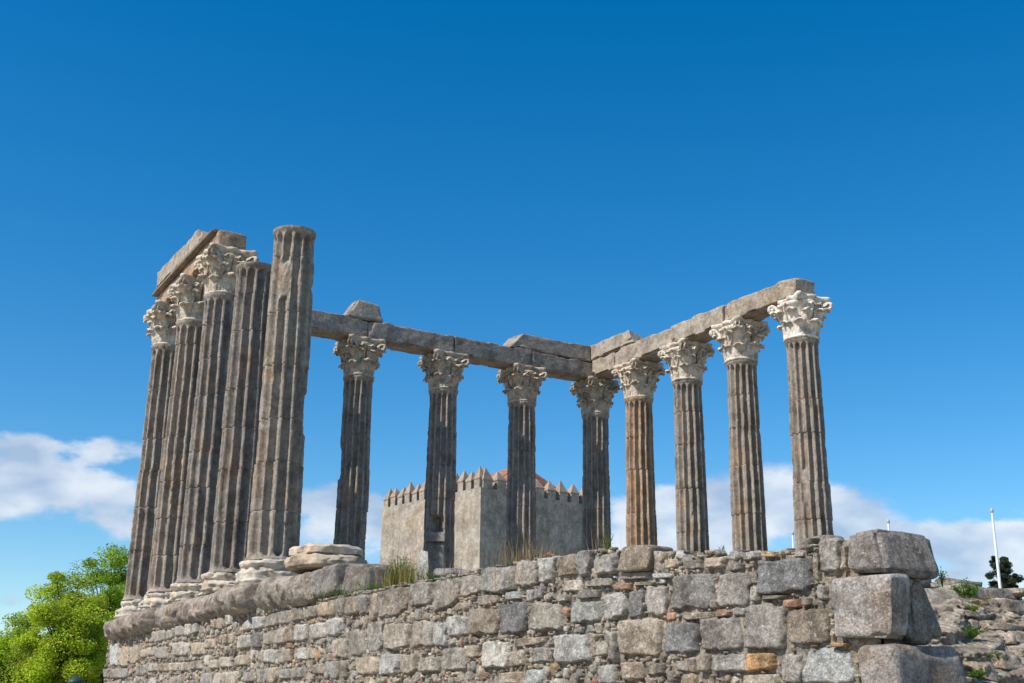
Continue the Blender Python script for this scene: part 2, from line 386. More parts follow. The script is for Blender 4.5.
ST = """
1 25,215 75,205 75,300 28,302 n|1 77,205 148,195 148,300 79,306 n|1 151,195 202,190 195,300 152,308 g|1 205,190 250,176 247,338 207,345 n|1 253,170 424,142 418,272 252,332 n
1 428,132 548,118 545,252 425,262 g|1 551,116 705,96 704,222 552,305 n|1 708,88 820,78 815,178 712,212 g
1 0,318 55,315 55,400 0,430 w|1 92,385 185,385 180,520 92,540 g|1 192,345 288,345 272,508 192,502 g|1 292,355 436,350 430,482 282,500 b|1 442,340 558,338 558,482 442,486 g
1 567,340 635,340 632,475 570,475 w|1 646,310 740,305 744,415 650,430 w|1 120,535 250,530 242,632 125,640 b|1 255,520 370,515 368,635 256,645 w|1 374,520 468,515 465,630 377,636 n
1 480,540 605,530 605,620 480,630 b|1 614,485 738,480 738,610 614,616 b|1 0,440 40,440 40,545 0,545 b|1 44,430 88,440 82,545 44,545 b
2 83,138 250,114 250,238 84,252 g|2 255,102 362,92 360,215 256,226 g|2 370,85 446,76 438,198 376,202 w|2 450,72 548,62 542,170 448,186 n|2 550,50 626,46 604,168 553,172 g
2 478,190 572,185 570,245 478,250 c|2 340,215 395,210 386,280 340,288 d|2 600,182 716,176 716,218 600,226 n|2 541,238 660,232 650,274 546,284 d|2 60,262 180,258 175,300 70,318 n|2 195,245 290,240 288,282 200,290 g
2 28,330 170,325 164,452 26,455 n|2 174,300 308,292 304,446 168,450 d|2 330,292 480,300 478,432 326,436 n|2 515,290 662,285 658,386 506,402 g|2 445,262 510,258 508,292 448,294 g
2 95,485 220,480 222,612 94,616 w|2 224,530 290,520 290,600 226,610 b|2 428,450 600,445 604,577 427,590 w|2 240,468 415,456 392,490 242,518 n|2 332,512 413,510 410,580 332,590 g|2 296,615 382,612 380,690 297,690 w|2 160,632 290,625 290,690 160,690 b
2 300,232 338,230 332,290 302,292 w|2 10,500 85,498 80,560 12,566 b
3 2,75 115,55 118,160 0,168 g|3 52,250 150,236 165,368 54,383 w|3 167,240 250,238 246,360 168,374 d|3 259,216 360,210 346,354 259,364 g|3 372,165 583,150 577,328 362,336 d|3 600,150 750,150 744,312 602,320 g
3 120,378 330,372 318,548 124,554 b|3 334,395 510,392 508,534 334,544 d|3 516,370 710,368 709,522 516,530 g|3 82,430 117,430 117,578 82,580 g
3 125,580 240,575 240,664 127,670 b|3 246,575 350,585 340,638 248,650 n|3 376,578 498,552 500,640 378,620 g|3 502,545 555,540 555,630 506,635 n|3 562,548 716,536 760,630 562,632 g|3 5,480 75,475 75,553 8,554 b|3 20,592 110,590 110,690 22,690 g
3 128,152 278,148 272,185 132,190 n|3 278,158 383,156 380,180 282,182 w|3 136,205 185,200 184,238 140,240 r|3 190,200 300,196 296,214 194,218 n|3 424,345 575,338 570,376 428,386 n|3 582,338 656,332 652,362 584,366 r|3 565,282 604,280 602,328 568,330 b
3 432,92 520,88 525,136 436,140 n|3 525,82 635,75 630,130 538,138 b|3 340,90 400,85 395,130 345,140 b|3 640,112 716,106 714,144 642,148 g
4 147,132 386,120 390,275 152,292 d|4 432,42 525,32 520,190 434,194 g|4 352,32 405,30 400,85 350,85 n|4 172,92 238,94 236,122 172,118 o|4 80,98 158,92 160,122 84,140 g
4 270,308 342,305 342,348 272,350 r|4 349,300 395,298 394,335 351,340 g|4 420,242 465,237 468,316 420,314 w|4 102,335 278,320 278,540 88,538 g|4 286,354 470,346 473,508 291,518 n
4 96,543 234,543 233,624 94,638 o|4 76,646 245,640 245,690 76,690 b|4 264,553 350,547 350,690 260,690 g|4 356,527 584,527 590,690 359,690 w|4 486,500 572,505 558,524 488,524 o|4 400,95 428,92 426,230 404,232 b|4 168,292 300,288 262,306 172,312 n
4 525,60 548,60 550,180 528,186 b|4 34,345 96,345 94,380 38,382 g|4 -30,352 30,352 26,382 -30,384 r|4 126,245 165,240 162,320 130,322 b
7 192,285 260,250 262,328 197,342 w|7 266,242 345,236 345,318 266,332 w|7 360,240 438,208 438,300 362,318 g|7 441,205 520,192 520,290 441,296 n|7 522,190 604,172 600,264 522,280 g|7 607,170 698,157 694,246 607,260 g
7 701,152 815,127 815,236 701,246 b|7 820,130 900,112 900,230 822,240 n|7 175,372 250,357 246,455 174,460 w|7 261,357 320,347 316,448 263,450 d|7 336,347 404,337 400,428 337,430 n|7 407,327 489,307 489,424 409,430 g|7 491,310 540,297 540,408 492,414 n
7 543,292 640,285 626,400 542,410 w|7 651,292 752,277 746,385 652,394 w|7 757,257 862,250 862,358 758,374 w|7 316,462 430,457 416,553 326,550 w|7 436,460 485,455 485,548 437,550 n|7 491,455 535,450 530,545 489,548 n
7 566,450 625,442 625,530 567,534 w|7 631,450 680,445 680,523 633,526 b|7 801,400 850,395 850,518 802,520 b|7 42,510 130,506 130,578 46,580 b|7 151,502 235,492 235,564 142,574 b|7 520,587 605,572 600,648 517,658 g
7 671,557 735,550 735,623 671,628 b|7 206,610 285,602 281,674 207,680 g|7 441,592 515,585 510,658 441,660 g
6 66,345 135,338 130,522 66,528 w|6 142,375 210,360 205,520 144,525 b|6 215,370 300,350 290,480 216,520 b|6 425,375 520,362 515,465 412,455 g|6 560,335 685,330 680,440 555,440 w|6 700,335 800,330 800,430 700,440 b
6 62,540 205,535 200,615 60,622 g|6 350,490 430,495 430,560 350,565 b|6 435,500 525,495 525,565 435,565 n|6 535,495 600,490 600,560 535,562 w|6 608,490 675,485 675,560 608,560 b|6 690,480 785,470 785,545 690,552 n|6 845,470 920,465 920,540 845,545 b
"""
stones = MB(); nst = 0
for ln in ST.strip().splitlines():
    for it in ln.split('|'):
        p = it.split(); ox, oy, sc = REG[int(p[0])]
        Q = []
        for k in range(1, 5):
            a, b = map(float, p[k].split(',')); w = onY(ox + a / sc, oy + b / sc, YW); Q.append((w[0], w[2]))
        Q = np.array(Q)
        Q = Q.mean(0) + (Q - Q.mean(0)) * 1.012
        mk = qmask(Q, .003)
        if mk is None: continue
        occ[mk[0]] |= mk[1]
        nst += 1
        sz = max(np.ptp(Q[:, 0]), np.ptp(Q[:, 1]))
        stone_patch(stones, Q, .075, 30 if Q[:, 0].mean() > 15 and sz > .2 else 14, nst * 7, vt(p[5], .09), round_=.30, amp=.013)
# the big corner blocks keep the rubble out of their place
for (x0, x1, z0, z1) in ((22.95, 24, -1.70, -1.3), (23.02, 24, -2.17, -1.62), (23.22, 24, -4.3, -2.13)):
    mk = qmask(np.array([(x0, z1), (x1, z1), (x1, z0), (x0, z0)])); occ[mk[0]] |= mk[1]
# coursed blocks where nothing larger stands yet
z = -1.0; row = 0
while z > -4.2:
    h = random.uniform(.2, .3)
    x = .10 + random.random() * .05
    while x < 23.2:
        w = random.uniform(.16, .48) if random.random() < .7 else random.uniform(.4, .7)
        if x < .2: w = .5 if row % 2 else .3
        zz = z - random.uniform(0, .035); hh = h * random.uniform(.78, 1.0)
        if zz - hh < -4.25: break
        zl = min(zz, float(ztop(x)) - .01, float(ztop(x + w)) - .01)
        Q = np.array([(x, zl), (x + w, zl + random.uniform(-.015, .015)), (x + w - random.uniform(0, .03), zl - hh), (x + random.uniform(0, .03), zl - hh + random.uniform(-.015, .02))])
        mk = qmask(Q, .0)
        if random.random() < .80 and mk is not None and occ[mk[0]][mk[1]].mean() < .03:
            mk = qmask(Q, .004); occ[mk[0]] |= mk[1]; nst += 1
            stone_patch(stones, Q, .09, 10, nst * 7, vt(random.choice('gwbbngbbb'), .15), round_=.45, amp=.014)
        x += w + random.uniform(.012, .035)
    z -= h + random.uniform(.05, .12); row += 1
# rubble and gallets between them
for size, tries in ((.17, 9000), (.12, 14000), (.085, 22000), (.06, 30000), (.042, 30000), (.03, 26000)):
    for _ in range(tries):
        x = random.uniform(.15, 23.3)
        if size < .05 and x < 13: continue
        zz = random.uniform(-2.75, -.92)
        i, j = int((x - X0g) / CX), int((zz - Z0g) / CX)
        if occ[i, j]: continue
        w = size * random.uniform(.7, 1.35) * .5; h = size * random.uniform(.5, 1.0) * .5; a = random.uniform(-.8, .8)
        c, s = math.cos(a), math.sin(a)
        Q = np.array([(-w, h), (w, h * random.uniform(.3, 1.2)), (w * random.uniform(.4, 1), -h), (-w * random.uniform(.5, 1.1), -h * random.uniform(.5, 1.1))])
        Q = Q @ np.array([[c, s], [-s, c]]) + (x, zz)
        mk = qmask(Q, .0)
        if mk is None or occ[mk[0]][mk[1]].mean() > .06: continue
        mk = qmask(Q, .003); occ[mk[0]] |= mk[1]; nst += 1
        stone_patch(stones, Q, .075, 9 if size > .05 else 6, nst * 7, vt(random.choice('bbbnngbnwbbgbnnbbr' + 'o' * (size > .1)), .16), round_=.5, amp=.014, yface=YW + random.uniform(.005, .035))
stones.build('stonework', M_GRAN, podium)

# corner blocks (parts of the podium)
XF = 23.60
def cblock(name, pts, tint, seed, n=40, rnd=.05, amp=.012, chip=.04, big=.02, mat=None, parent=podium, label=None, freq=5):
    b = MB(); block(b, pts, n, rnd, amp, seed, freq, tint, chip, big); o = b.build(name, mat or M_GRAN, parent)
    if label: o['label'] = label
    return o
def zc(px, py, Y=-.82): return onY(px, py, Y)
# middle block: front edge pixels (827..889, 575..640), side to x 909
a = onY(828, 578, -.84); b_ = onY(890, 574, -.84); c = onY(889, 639, -.84); d = onY(830, 638, -.84)
cblock('corner_block', [(d[0], -.84, d[2]), (c[0], -.84, c[2]), (c[0] - .03, -.62, c[2]), (d[0], -.50, d[2]), (a[0], -.83, a[2]), (b_[0], -.84, b_[2]), (b_[0] - .03, -.62, b_[2] + .01), (a[0], -.50, a[2])], vt((.36, .32, .29), 0), 11, rnd=.035, chip=.03)
x1 = c[0]
cblock('corner_slab', [(x1 - .5, -.56, -2.16), (x1 - .02, -.56, -2.16), (x1 - .04, -.33, -2.16), (x1 - .5, -.33, -2.16), (x1 - .5, -.53, -1.70), (x1 - .05, -.54, -1.72), (x1 - .08, -.36, -1.66), (x1 - .5, -.33, -1.70)], vt('n', 0), 12, rnd=.07)
# lower block
a = onY(853, 645, -.86); b_ = onY(893, 642, -.86)
cblock('corner_block', [(a[0], -.86, -3.0), (b_[0], -.86, -3.0), (b_[0], -.10, -3.0), (a[0], -.10, -3.0), (a[0], -.86, a[2]), (b_[0], -.86, b_[2]), (b_[0] - .02, -.14, b_[2] + .0), (a[0], -.12, a[2])], vt((.29, .26, .235), 0), 13, rnd=.06, chip=.04)
cblock('corner_block', [(22.7, -.85, -3.75), (b_[0], -.85, -3.75), (b_[0], .1, -3.75), (22.7, .1, -3.75), (22.7, -.85, -3.04), (b_[0], -.85, -3.04), (b_[0], .1, -3.04), (22.7, .1, -3.04)], vt('g', 0), 14)
cblock('corner_block', [(22.4, -.85, -4.4), (b_[0], -.85, -4.4), (b_[0], -.05, -4.4), (22.4, -.05, -4.4), (22.4, -.85, -3.79), (b_[0], -.85, -3.79), (b_[0], -.05, -3.79), (22.4, -.05, -3.79)], vt('n', 0), 15)
# big block lying on top of the corner
boulder = MB()
fL, fR = onY(843, 572, -.87), onY(884, 573, -.87)
tL, tR = onY(844, 529, -.80), onY(872, 527, -.78)
bR = onX(943, 578, fR[0] - .05); tS = onX(932, 535, tR[0])
block(boulder, [tuple(fL), tuple(fR), tuple(bR), (fL[0] - .1, bR[1], bR[2]), (tL[0], -.80, tL[2] - .01), (tR[0] + .04, -.80, tR[2]), tuple(tS), (tL[0] - .1, tS[1] + .05, tS[2] - .0)], 44, .06, .018, 21, 4.5, vt((.235, .198, .165), 0), .05, .035)
o = boulder.build('stone_block', M_GRAN)
tag(o, 'large rounded dark granite block lying on top of the wall corner at the right', 'stone block')
# rubble between the middle block and the slab, side face
sb = MB()
for k, (px, py, r) in enumerate([(911, 585, .045), (914, 597, .05), (912, 608, .045), (915, 618, .05), (912, 630, .05), (909, 577, .04), (918, 590, .03), (906, 574, .03), (919, 606, .03), (918, 628, .04), (920, 577, .035)]):
    p = onX(px, py, x1 - .07)
    block(sb, [(p[0] + sx_ * r - .05, p[1] + sy_ * r * .9, p[2] + sz_ * r * 1.1) for sz_ in (-1, 1) for sx_, sy_ in ((-1, -1), (1, -1), (1, 1), (-1, 1))], 8, r * .6, .01, 40 + k, 9, vt('n' if k % 2 else 'g'))
sb.build('corner_rubble', M_GRAN, podium)
p = [onX(935, 590, x1 - .35), onX(944, 590, x1 - .35)]
cblock('corner_stone', [(x1 - .6, -.30, -1.95), (x1 - .3, -.30, -1.95), (x1 - .3, -.18, -1.95), (x1 - .6, -.18, -1.95), (x1 - .6, -.30, -1.62), (x1 - .3, -.30, -1.64), (x1 - .3, -.20, -1.60), (x1 - .6, -.2, -1.60)], vt('g', 0), 17, 14)
cblock('corner_stone', [(x1 - .45, -.40, -2.1), (x1 - .02 - .1, -.36, -2.1), (x1 - .12, -.12, -2.1), (x1 - .45, -.12, -2.1), (x1 - .45, -.36, -1.72), (x1 - .2, -.34, -1.74), (x1 - .24, -.20, -1.66), (x1 - .45, -.2, -1.7)], vt('n', 0), 18, 14)

# cornice: pixel outline of each piece at the plane of its front
CORN = [(101, 143, 623, 641, 609, 631, 0, 'n'), (145, 213, 608, 631, 590, 617, 0, 'n'), (216, 243, 590, 616, 583, 611, .02, 'n'), (246, 300, 581, 612, 574, 604, .03, 'n')]
YC = -.98
for k, (xa, xb, ta, ba, tb, bb, dz, tn) in enumerate(CORN):
    A0 = onY(xa, ta, YC + .1); A1 = onY(xa, ba, YC); B0 = onY(xb, tb, YC + .1); B1 = onY(xb, bb, YC)
    b = MB()
    xl, xr = A1[0] + .03, B1[0] - .06
    zt0 = max(A0[2], A1[2] + .28); zb0 = A1[2]; zt1 = max(B0[2], B1[2] + .28); zb1 = B1[2]
    ns, nr = 110, 44
    G = np.zeros((ns, nr, 3))
    u = np.linspace(0, 1, ns)
    for q in range(nr):
        th = q / (nr - 1)
        # profile from the wall below, round the front, to the top behind
        prof = np.array([(-.70, .0), (-.76, .0), (-.84, .05), (-.91, .13), (-.955, .23), (-.98, .34), (-.995, .45), (-1.0, .55), (-1.0, .66), (-.985, .78), (-.955, .88), (-.90, .95), (-.80, 1.0), (-.55, 1.02), (-.3, 1.0)])
        s = th * (len(prof) - 1); i = min(int(s), len(prof) - 2); fr = s - i
        y, v = prof[i] * (1 - fr) + prof[i + 1] * fr
        zz = (zb0 + (zb1 - zb0) * u) * (1 - v) + (zt0 + (zt1 - zt0) * u) * v
        G[:, q] = np.stack([xl + (xr - xl) * u, np.full(ns, y + .02), zz], 1)
    e = np.minimum(u, 1 - u) * (xr - xl)                        # rounded, broken ends
    sh = 1 - np.clip((e + .03 * fbm(np.stack([u * 9, u * 0 + k, u * 0], 1), 5, 2)) / .12, 0, 1)
    cen = np.array([0, -.62, 0]); mid = (zb0 + zt0) / 2
    G[..., 1] += (sh ** 1.7 * .30)[:, None] + (k % 2) * .09 - .04
    G[..., 2] += (sh ** 1.5)[:, None] * np.linspace(.07, -.10, nr)[None, :]
    nb = fbm(G * [2.2, 2.2, 3], 60 + k, 4); nf = fbm(G * [9, 9, 9], 70 + k, 3)
    nh = fbm(G * [24, 24, 24], 80 + k, 3)
    cp_ = sstep(.05, .4, vnoise(G * [3.5, 3.5, 5], 90 + k))
    G[..., 1] -= .06 * nb + .03 * nf + .010 * nh - .045 * cp_ * np.linspace(1.6, 0, nr)[None, :] - .05 * sstep(.25, .34, vnoise(np.stack([G[..., 0] * 1.7, G[..., 2] * 3, G[..., 1] * 0], -1), 95 + k)); G[..., 2] += .035 * nb * np.linspace(0, 1, nr)[None, :]
    b.grid(G)
    for ee, fl in ((0, True), (ns - 1, False)):
        ring = G[ee]; cc = ring * .35 + ring.mean(0) * .65; b.grid(np.stack([ring, cc, np.tile(ring.mean(0), (nr, 1))], 1), flip=fl)
    b.build('cornice_block', M_CORN, podium)
# rough broken blocks continuing the ledge
def ledge(px0, px1, t0, b0, t1, b1, Yf, dep, tint, seed, rnd=.08, big=.04, name='ledge_block', parent=podium, mat=None, label=None):
    A, B, C, D = onY(px0, b0, Yf), onY(px1, b1, Yf), onY(px1, t1, Yf), onY(px0, t0, Yf)
    return cblock(name, [A, B, B + (0, dep, 0), A + (0, dep, 0), D + (0, .05, 0), C + (0, .05, 0), C + (0, dep, 0), D + (0, dep, 0)], vt(tint, 0), seed, 26, rnd, .02, .05, big, mat, parent, label)
ledge(297, 309, 573, 605, 570, 602, -.86, .8, (.235, .195, .155), 81, .1, .09)
ledge(306, 321, 571, 600, 568, 596, -.84, .6, (.27, .23, .19), 82)
ledge(318, 333, 566, 597, 563, 594, -.80, .6, (.22, .19, .165), 83, .06)

# ------------------------------------------------------------------ columns
CH = 1.06
def shaft_mesh(mb, seed, R0=.445, R1=.385, H=6.14, nf=14, wear=.35, damage=(), tint=(1, 1, 1), top_broken=False, phase=0.0):
    na, nz = 240, 230
    rs = np.random.default_rng(seed)
    th = np.linspace(0, 2 * math.pi, na, endpoint=False)
    ds = sorted(list(rs.uniform(.75, 1.2, 8).cumsum() * 1.0))
    joints = [z for z in ds if .5 < z < H - .4]
    zz = list(np.linspace(0, H, nz))
    for j in joints: zz += [j - .016, j - .004, j + .004, j + .016]
    zz = np.array(sorted(zz))
    T, Z = np.meshgrid(th, zz, indexing='ij')
    u = Z / H
    R = R0 + (R1 - R0) * (u ** 1.25)
    R = R + .04 * (1 - sstep(0, .09, Z)) + .032 * sstep(H - .10, H - .04, Z)      # apophyge and astragal
    drum = np.zeros_like(Z, int)
    for j in joints: drum += (Z > j)
    dth = rs.uniform(-.03, .03, 12)[drum]; dr = rs.uniform(-.012, .008, 12)[drum]
    ddx = rs.uniform(-.008, .008, 12)[drum]; ddy = rs.uniform(-.008, .008, 12)[drum]
    ph = ((T + dth + phase) * nf / (2 * math.pi)) % 1.0
    d = np.abs(ph - .5) * 2                                   # 0 mid-flute, 1 mid-fillet
    endf = np.clip((Z - .07) / .10, 0, 1); endt = np.clip((H - .12 - Z) / .10, 0, 1)
    wid = .78 * np.sqrt(np.clip(1 - (1 - endf) ** 2, 0, 1)) * np.sqrt(np.clip(1 - (1 - endt) ** 2, 0, 1))
    fl = np.where(d < wid, np.sqrt(np.clip(1 - (d / np.maximum(wid, 1e-3)) ** 2, 0, 1)), 0)
    P = np.stack([np.cos(T) * .45, np.sin(T) * .45, Z], -1)
    er = fbm(P * [3, 3, 1.6] + seed, seed, 4); er2 = fbm(P * [8, 8, 5] + seed, seed + 2, 4)
    wearf = sstep(.15, .6, er) * wear * 1.6
    depth = .115 * fl
    # worn fillets: edges crumble
    crumble = (1 - fl) * (.018 * sstep(.05, .7, er2) + .06 * wearf * sstep(-.1, .6, er2)) * sstep(.02, .2, Z)
    R = R + dr - depth - crumble
    R = R + .008 * fbm(P * [14, 14, 14], seed + 4, 3)
    for j in joints: R = R - .022 * np.exp(-((Z - j) / .010) ** 2)
    # local losses: (angle, half-angle, z0, z1, depth)
    for (a0, ha, z0, z1, dp) in damage:
        da = np.abs((T - a0 + math.pi) % (2 * math.pi) - math.pi)
        nn = fbm(P * 5, seed + 9, 3) * .25
        mk = (1 - sstep(ha * .8, ha * 1.1, da + nn * ha)) * sstep(z0 - .06, z0 + .06, Z + nn * .2) * (1 - sstep(z1 - .06, z1 + .06, Z + nn * .2))
        R = R * (1 - mk) + mk * (.39 - dp + .03 * er2 + .012 * nn)
    Z = Z - .075 * (1 - Z / H)
    G = np.stack([np.cos(T) * R + ddx, np.sin(T) * R + ddy, Z], -1)
    if top_broken: G[:, -1, 2] -= 0
    tn = np.asarray(tint)
    mb.grid(G, wu=True, tint=tn)
    top = G[:, -1]; c = top.mean(0); 
    mb.grid(np.stack([top, top * .5 + c * .5 + [0, 0, .03], np.tile(c, (na, 1)) + [0, 0, .02]], 1), wu=True, tint=tn)
def lathe(mb, prof, n=72, seed=0, amp=.012, freq=5, tint=(1, 1, 1), sub=4, chip=0.0):
    pr = []
    for i in range(len(prof) - 1):
        for k in range(sub): t = k / sub; pr.append((prof[i][0] * (1 - t) + prof[i + 1][0] * t, prof[i][1] * (1 - t) + prof[i + 1][1] * t))
    pr.append(prof[-1]); pr = np.array(pr)
    th = np.linspace(0, 2 * math.pi, n, endpoint=False)
    T = th[:, None]; R = pr[None, :, 0] + 0 * T; Z = pr[None, :, 1] + 0 * T
    P = np.stack([np.cos(T) * R, np.sin(T) * R, Z], -1)
    nz = fbm(P * freq + seed, seed, 4); n2 = fbm(P * freq * .3 + seed, seed + 7, 3)
    P[..., :2] *= (1 + (amp * nz + amp * 1.5 * n2) / np.maximum(R, .2))[..., None]
    P[..., 2] += amp * .7 * nz
    if chip:
        cc = chip * sstep(.0, .35, vnoise(P * [3.2, 3.2, 6] + seed, seed + 3)) + chip * .6 * sstep(.2, .4, vnoise(P * 8 + seed, seed + 4))
        P[..., :2] *= (1 - cc / np.maximum(R, .3))[..., None]
    mb.grid(P, wu=True, tint=tint)
def leaf(mb, ang, z0, r0, r1, h, w, curl, seed, tint=(1, 1, 1)):
    nu, nv = 13, 20
    rs = np.random.default_rng(seed)
    u = np.linspace(-1, 1, nu); v = np.linspace(0, 1, nv)
    # centre line (radius, height)
    rr = np.zeros(nv); zz = np.zeros(nv)
    for i, t in enumerate(v):
        if t < .68: rr[i] = r0 + (r1 - r0) * (t / .68) ** 1.4; zz[i] = h * (t / .68) * .93
        else:
            a = (t - .68) / .32 * 2.6
            rr[i] = r1 + curl * (1 - math.cos(a)) * .62; zz[i] = h * .93 + curl * .55 * math.sin(a)
    wd = w * (.72 + .35 * np.sin(np.pi * np.clip(v * 1.05, 0, 1)) ** .8) * (1 + .20 * np.abs(np.sin(v * math.pi * 4.5))) * np.where(v > .8, np.sqrt(np.clip(1 - ((v - .8) / .25) ** 2, .05, 1)), 1)
    U, Vv = np.meshgrid(u, v, indexing='ij')
    Rr = rr[None] + .035 * (1 - np.abs(U)) ** 1.2 - .020 * np.abs(np.cos(U * math.pi * 2.0)) * (1 - Vv * .4) + .03 * np.abs(U) ** 2 * sstep(.5, 1, Vv)
    da = U * wd[None] / np.maximum(r1, .3)
    Zz = zz[None] + z0 - .05 * np.abs(U) ** 1.5 * sstep(.4, 1, Vv)
    Fr = np.stack([np.cos(ang + da) * Rr, np.sin(ang + da) * Rr, Zz], -1)
    Rb = Rr - .028
    Bk = np.stack([np.cos(ang + da) * Rb, np.sin(ang + da) * Rb, Zz - .03 * Vv], -1)
    nz = np.stack([fbm(Fr * 13 + k * 31, seed + k, 4, .6) for k in range(3)], -1) * .028
    Fr = Fr + nz; Bk = Bk + nz
    sheet = np.concatenate([Fr, Bk[::-1]], 0)                   # closed loop across u
    mb.grid(sheet, wu=True, tint=tint)
    mb.grid(np.stack([Fr[:, -1], Bk[:, -1]], 0), tint=tint)
def capital(parent, seed, tint, zb=6.14, missing=()):
    rs = np.random.default_rng(seed)
    b = MB()
    lathe(b, [(.36, zb - .02), (.415, zb + .0), (.43, zb + .03), (.415, zb + .06), (.375, zb + .075), (.37, zb + .3), (.39, zb + .6), (.44, zb + .75), (.52, zb + .87), (.50, zb + .91), (.2, zb + .92)], 64, seed, .012, 6, tint, 3)
    for i in range(8):
        leaf(b, i * math.pi / 4, zb + .05, .40, .455, .36 * rs.uniform(.9, 1.1), .135, .115 * rs.uniform(.4, 1.2), seed + i, tint)
    for i in range(8):
        leaf(b, i * math.pi / 4 + math.pi / 8, zb + .07, .375, .475, .63 * rs.uniform(.92, 1.06), .13, .13 * rs.uniform(.4, 1.2), seed + 20 + i, tint)
    cap = b.build('capital', M_CAP, parent)
    # corner volutes with their supporting leaves, one per corner
    v = MB()
    for i in range(4):
        a = math.pi / 4 + i * math.pi / 2
        if i in missing: continue
        for sd_ in (-1, 1):
            n = 26; pts = []
            for k in range(n):
                t = k / (n - 1)
                if t < .6:
                    q = t / .6; r = .41 + (.68 - .41) * q ** 1.25; z_ = zb + .44 + .47 * math.sin(q * math.pi / 2) ** .9; off = .15 * (1 - q) + .05
                else:
                    q = (t - .6) / .4; aa = q * 4.8; rad = .07 * (1 - .6 * q)
                    r = .68 + rad * math.sin(aa); z_ = zb + .91 - .07 + rad * math.cos(aa) ; off = .05
                pts.append((r, off * sd_, z_, .052 * (1 - .25 * t)))
            ring = []
            for (r, off, z_, rad) in pts:
                cx, cy = math.cos(a) * r - math.sin(a) * off, math.sin(a) * r + math.cos(a) * off
                th = np.linspace(0, 2 * math.pi, 8, endpoint=False)
                ring.append(np.stack([cx + rad * np.cos(th) * math.cos(a) * 1.0 - math.sin(a) * rad * .8 * np.sin(th) * .6, cy + rad * np.cos(th) * math.sin(a) + math.cos(a) * rad * .8 * np.sin(th) * .6, z_ + rad * np.sin(th) * .9 + 0 * th], -1))
            G = np.stack(ring); G = G + np.stack([fbm(G * 10 + k * 7, seed + 60 + i, 3) for k in range(3)], -1) * .02
            v.grid(G, wv=True, tint=tint)
        leaf(v, a, zb + .36, .42, .60, .42, .16, .10 * rs.uniform(.7, 1.2), seed + 40 + i, tint)
    # small inner scrolls under each side
    for i in range(4):
        a = i * math.pi / 2
        for sd_ in (-1, 1):
            leaf(v, a + sd_ * .22, zb + .45, .42, .53, .40, .085, .06, seed + 70 + i, tint)
    v.build('volutes', M_CAP, cap)
    # abacus with concave sides
    ab = MB(); n = 15
    ring = []
    for i in range(4):
        a = -math.pi / 4 + i * math.pi / 2
        c0 = np.array([math.cos(a), math.sin(a)]) * .80; c1 = np.array([math.cos(a + math.pi / 2), math.sin(a + math.pi / 2)]) * .79
        if i in missing: c0 = c0 * .72
        if (i + 1) % 4 in missing: c1 = c1 * .72
        nm = (c0 + c1); nm /= np.linalg.norm(nm)
        tdir = (c1 - c0) / np.linalg.norm(c1 - c0)
        for k in range(n):
            t = (k + .5) / n; p_ = c0 + (c1 - c0) * (.05 + .9 * t) - nm * .14 * math.sin(math.pi * t) 
            if abs(t - .5) < .1: p_ = p_ + nm * .09                     # fleuron
            ring.append(p_)
    ring = np.array(ring)
    prof = [(.5, .90), (.88, .91), (.92, .93), (.95, .965), (1.0, .98), (1.0, 1.03), (.985, CH), (.5, CH), (.0, CH)]
    G = np.stack([np.concatenate([ring * s_, np.full((len(ring), 1), zb + z_)], 1) for s_, z_ in prof], 1)
    G = G + np.stack([fbm(G * 7 + k * 5, seed + 90, 4) for k in range(3)], -1) * [.03, .03, .014]
    ab.grid(G, wu=True, tint=tint)
    ab.build('abacus', M_CAP, cap)
    return cap
BASE_P = [(.3, -.50), (.60, -.50), (.615, -.46), (.60, -.42), (.60, -.35), (.605, -.29), (.59, -.255), (.55, -.24), (.52, -.21), (.51, -.175), (.52, -.14), (.545, -.13), (.565, -.085), (.555, -.035), (.52, -.012), (.49, .0), (.3, .0)]
def base(parent, seed, tint, amp=.05):
    b = MB(); lathe(b, [(r_ * 1.03 if z_ < -.22 else r_, z_ * .80 - .075) for r_, z_ in BASE_P], 110, seed, amp * .6, 9, tint, 6, .06); return b.build('base', M_MARB, parent)

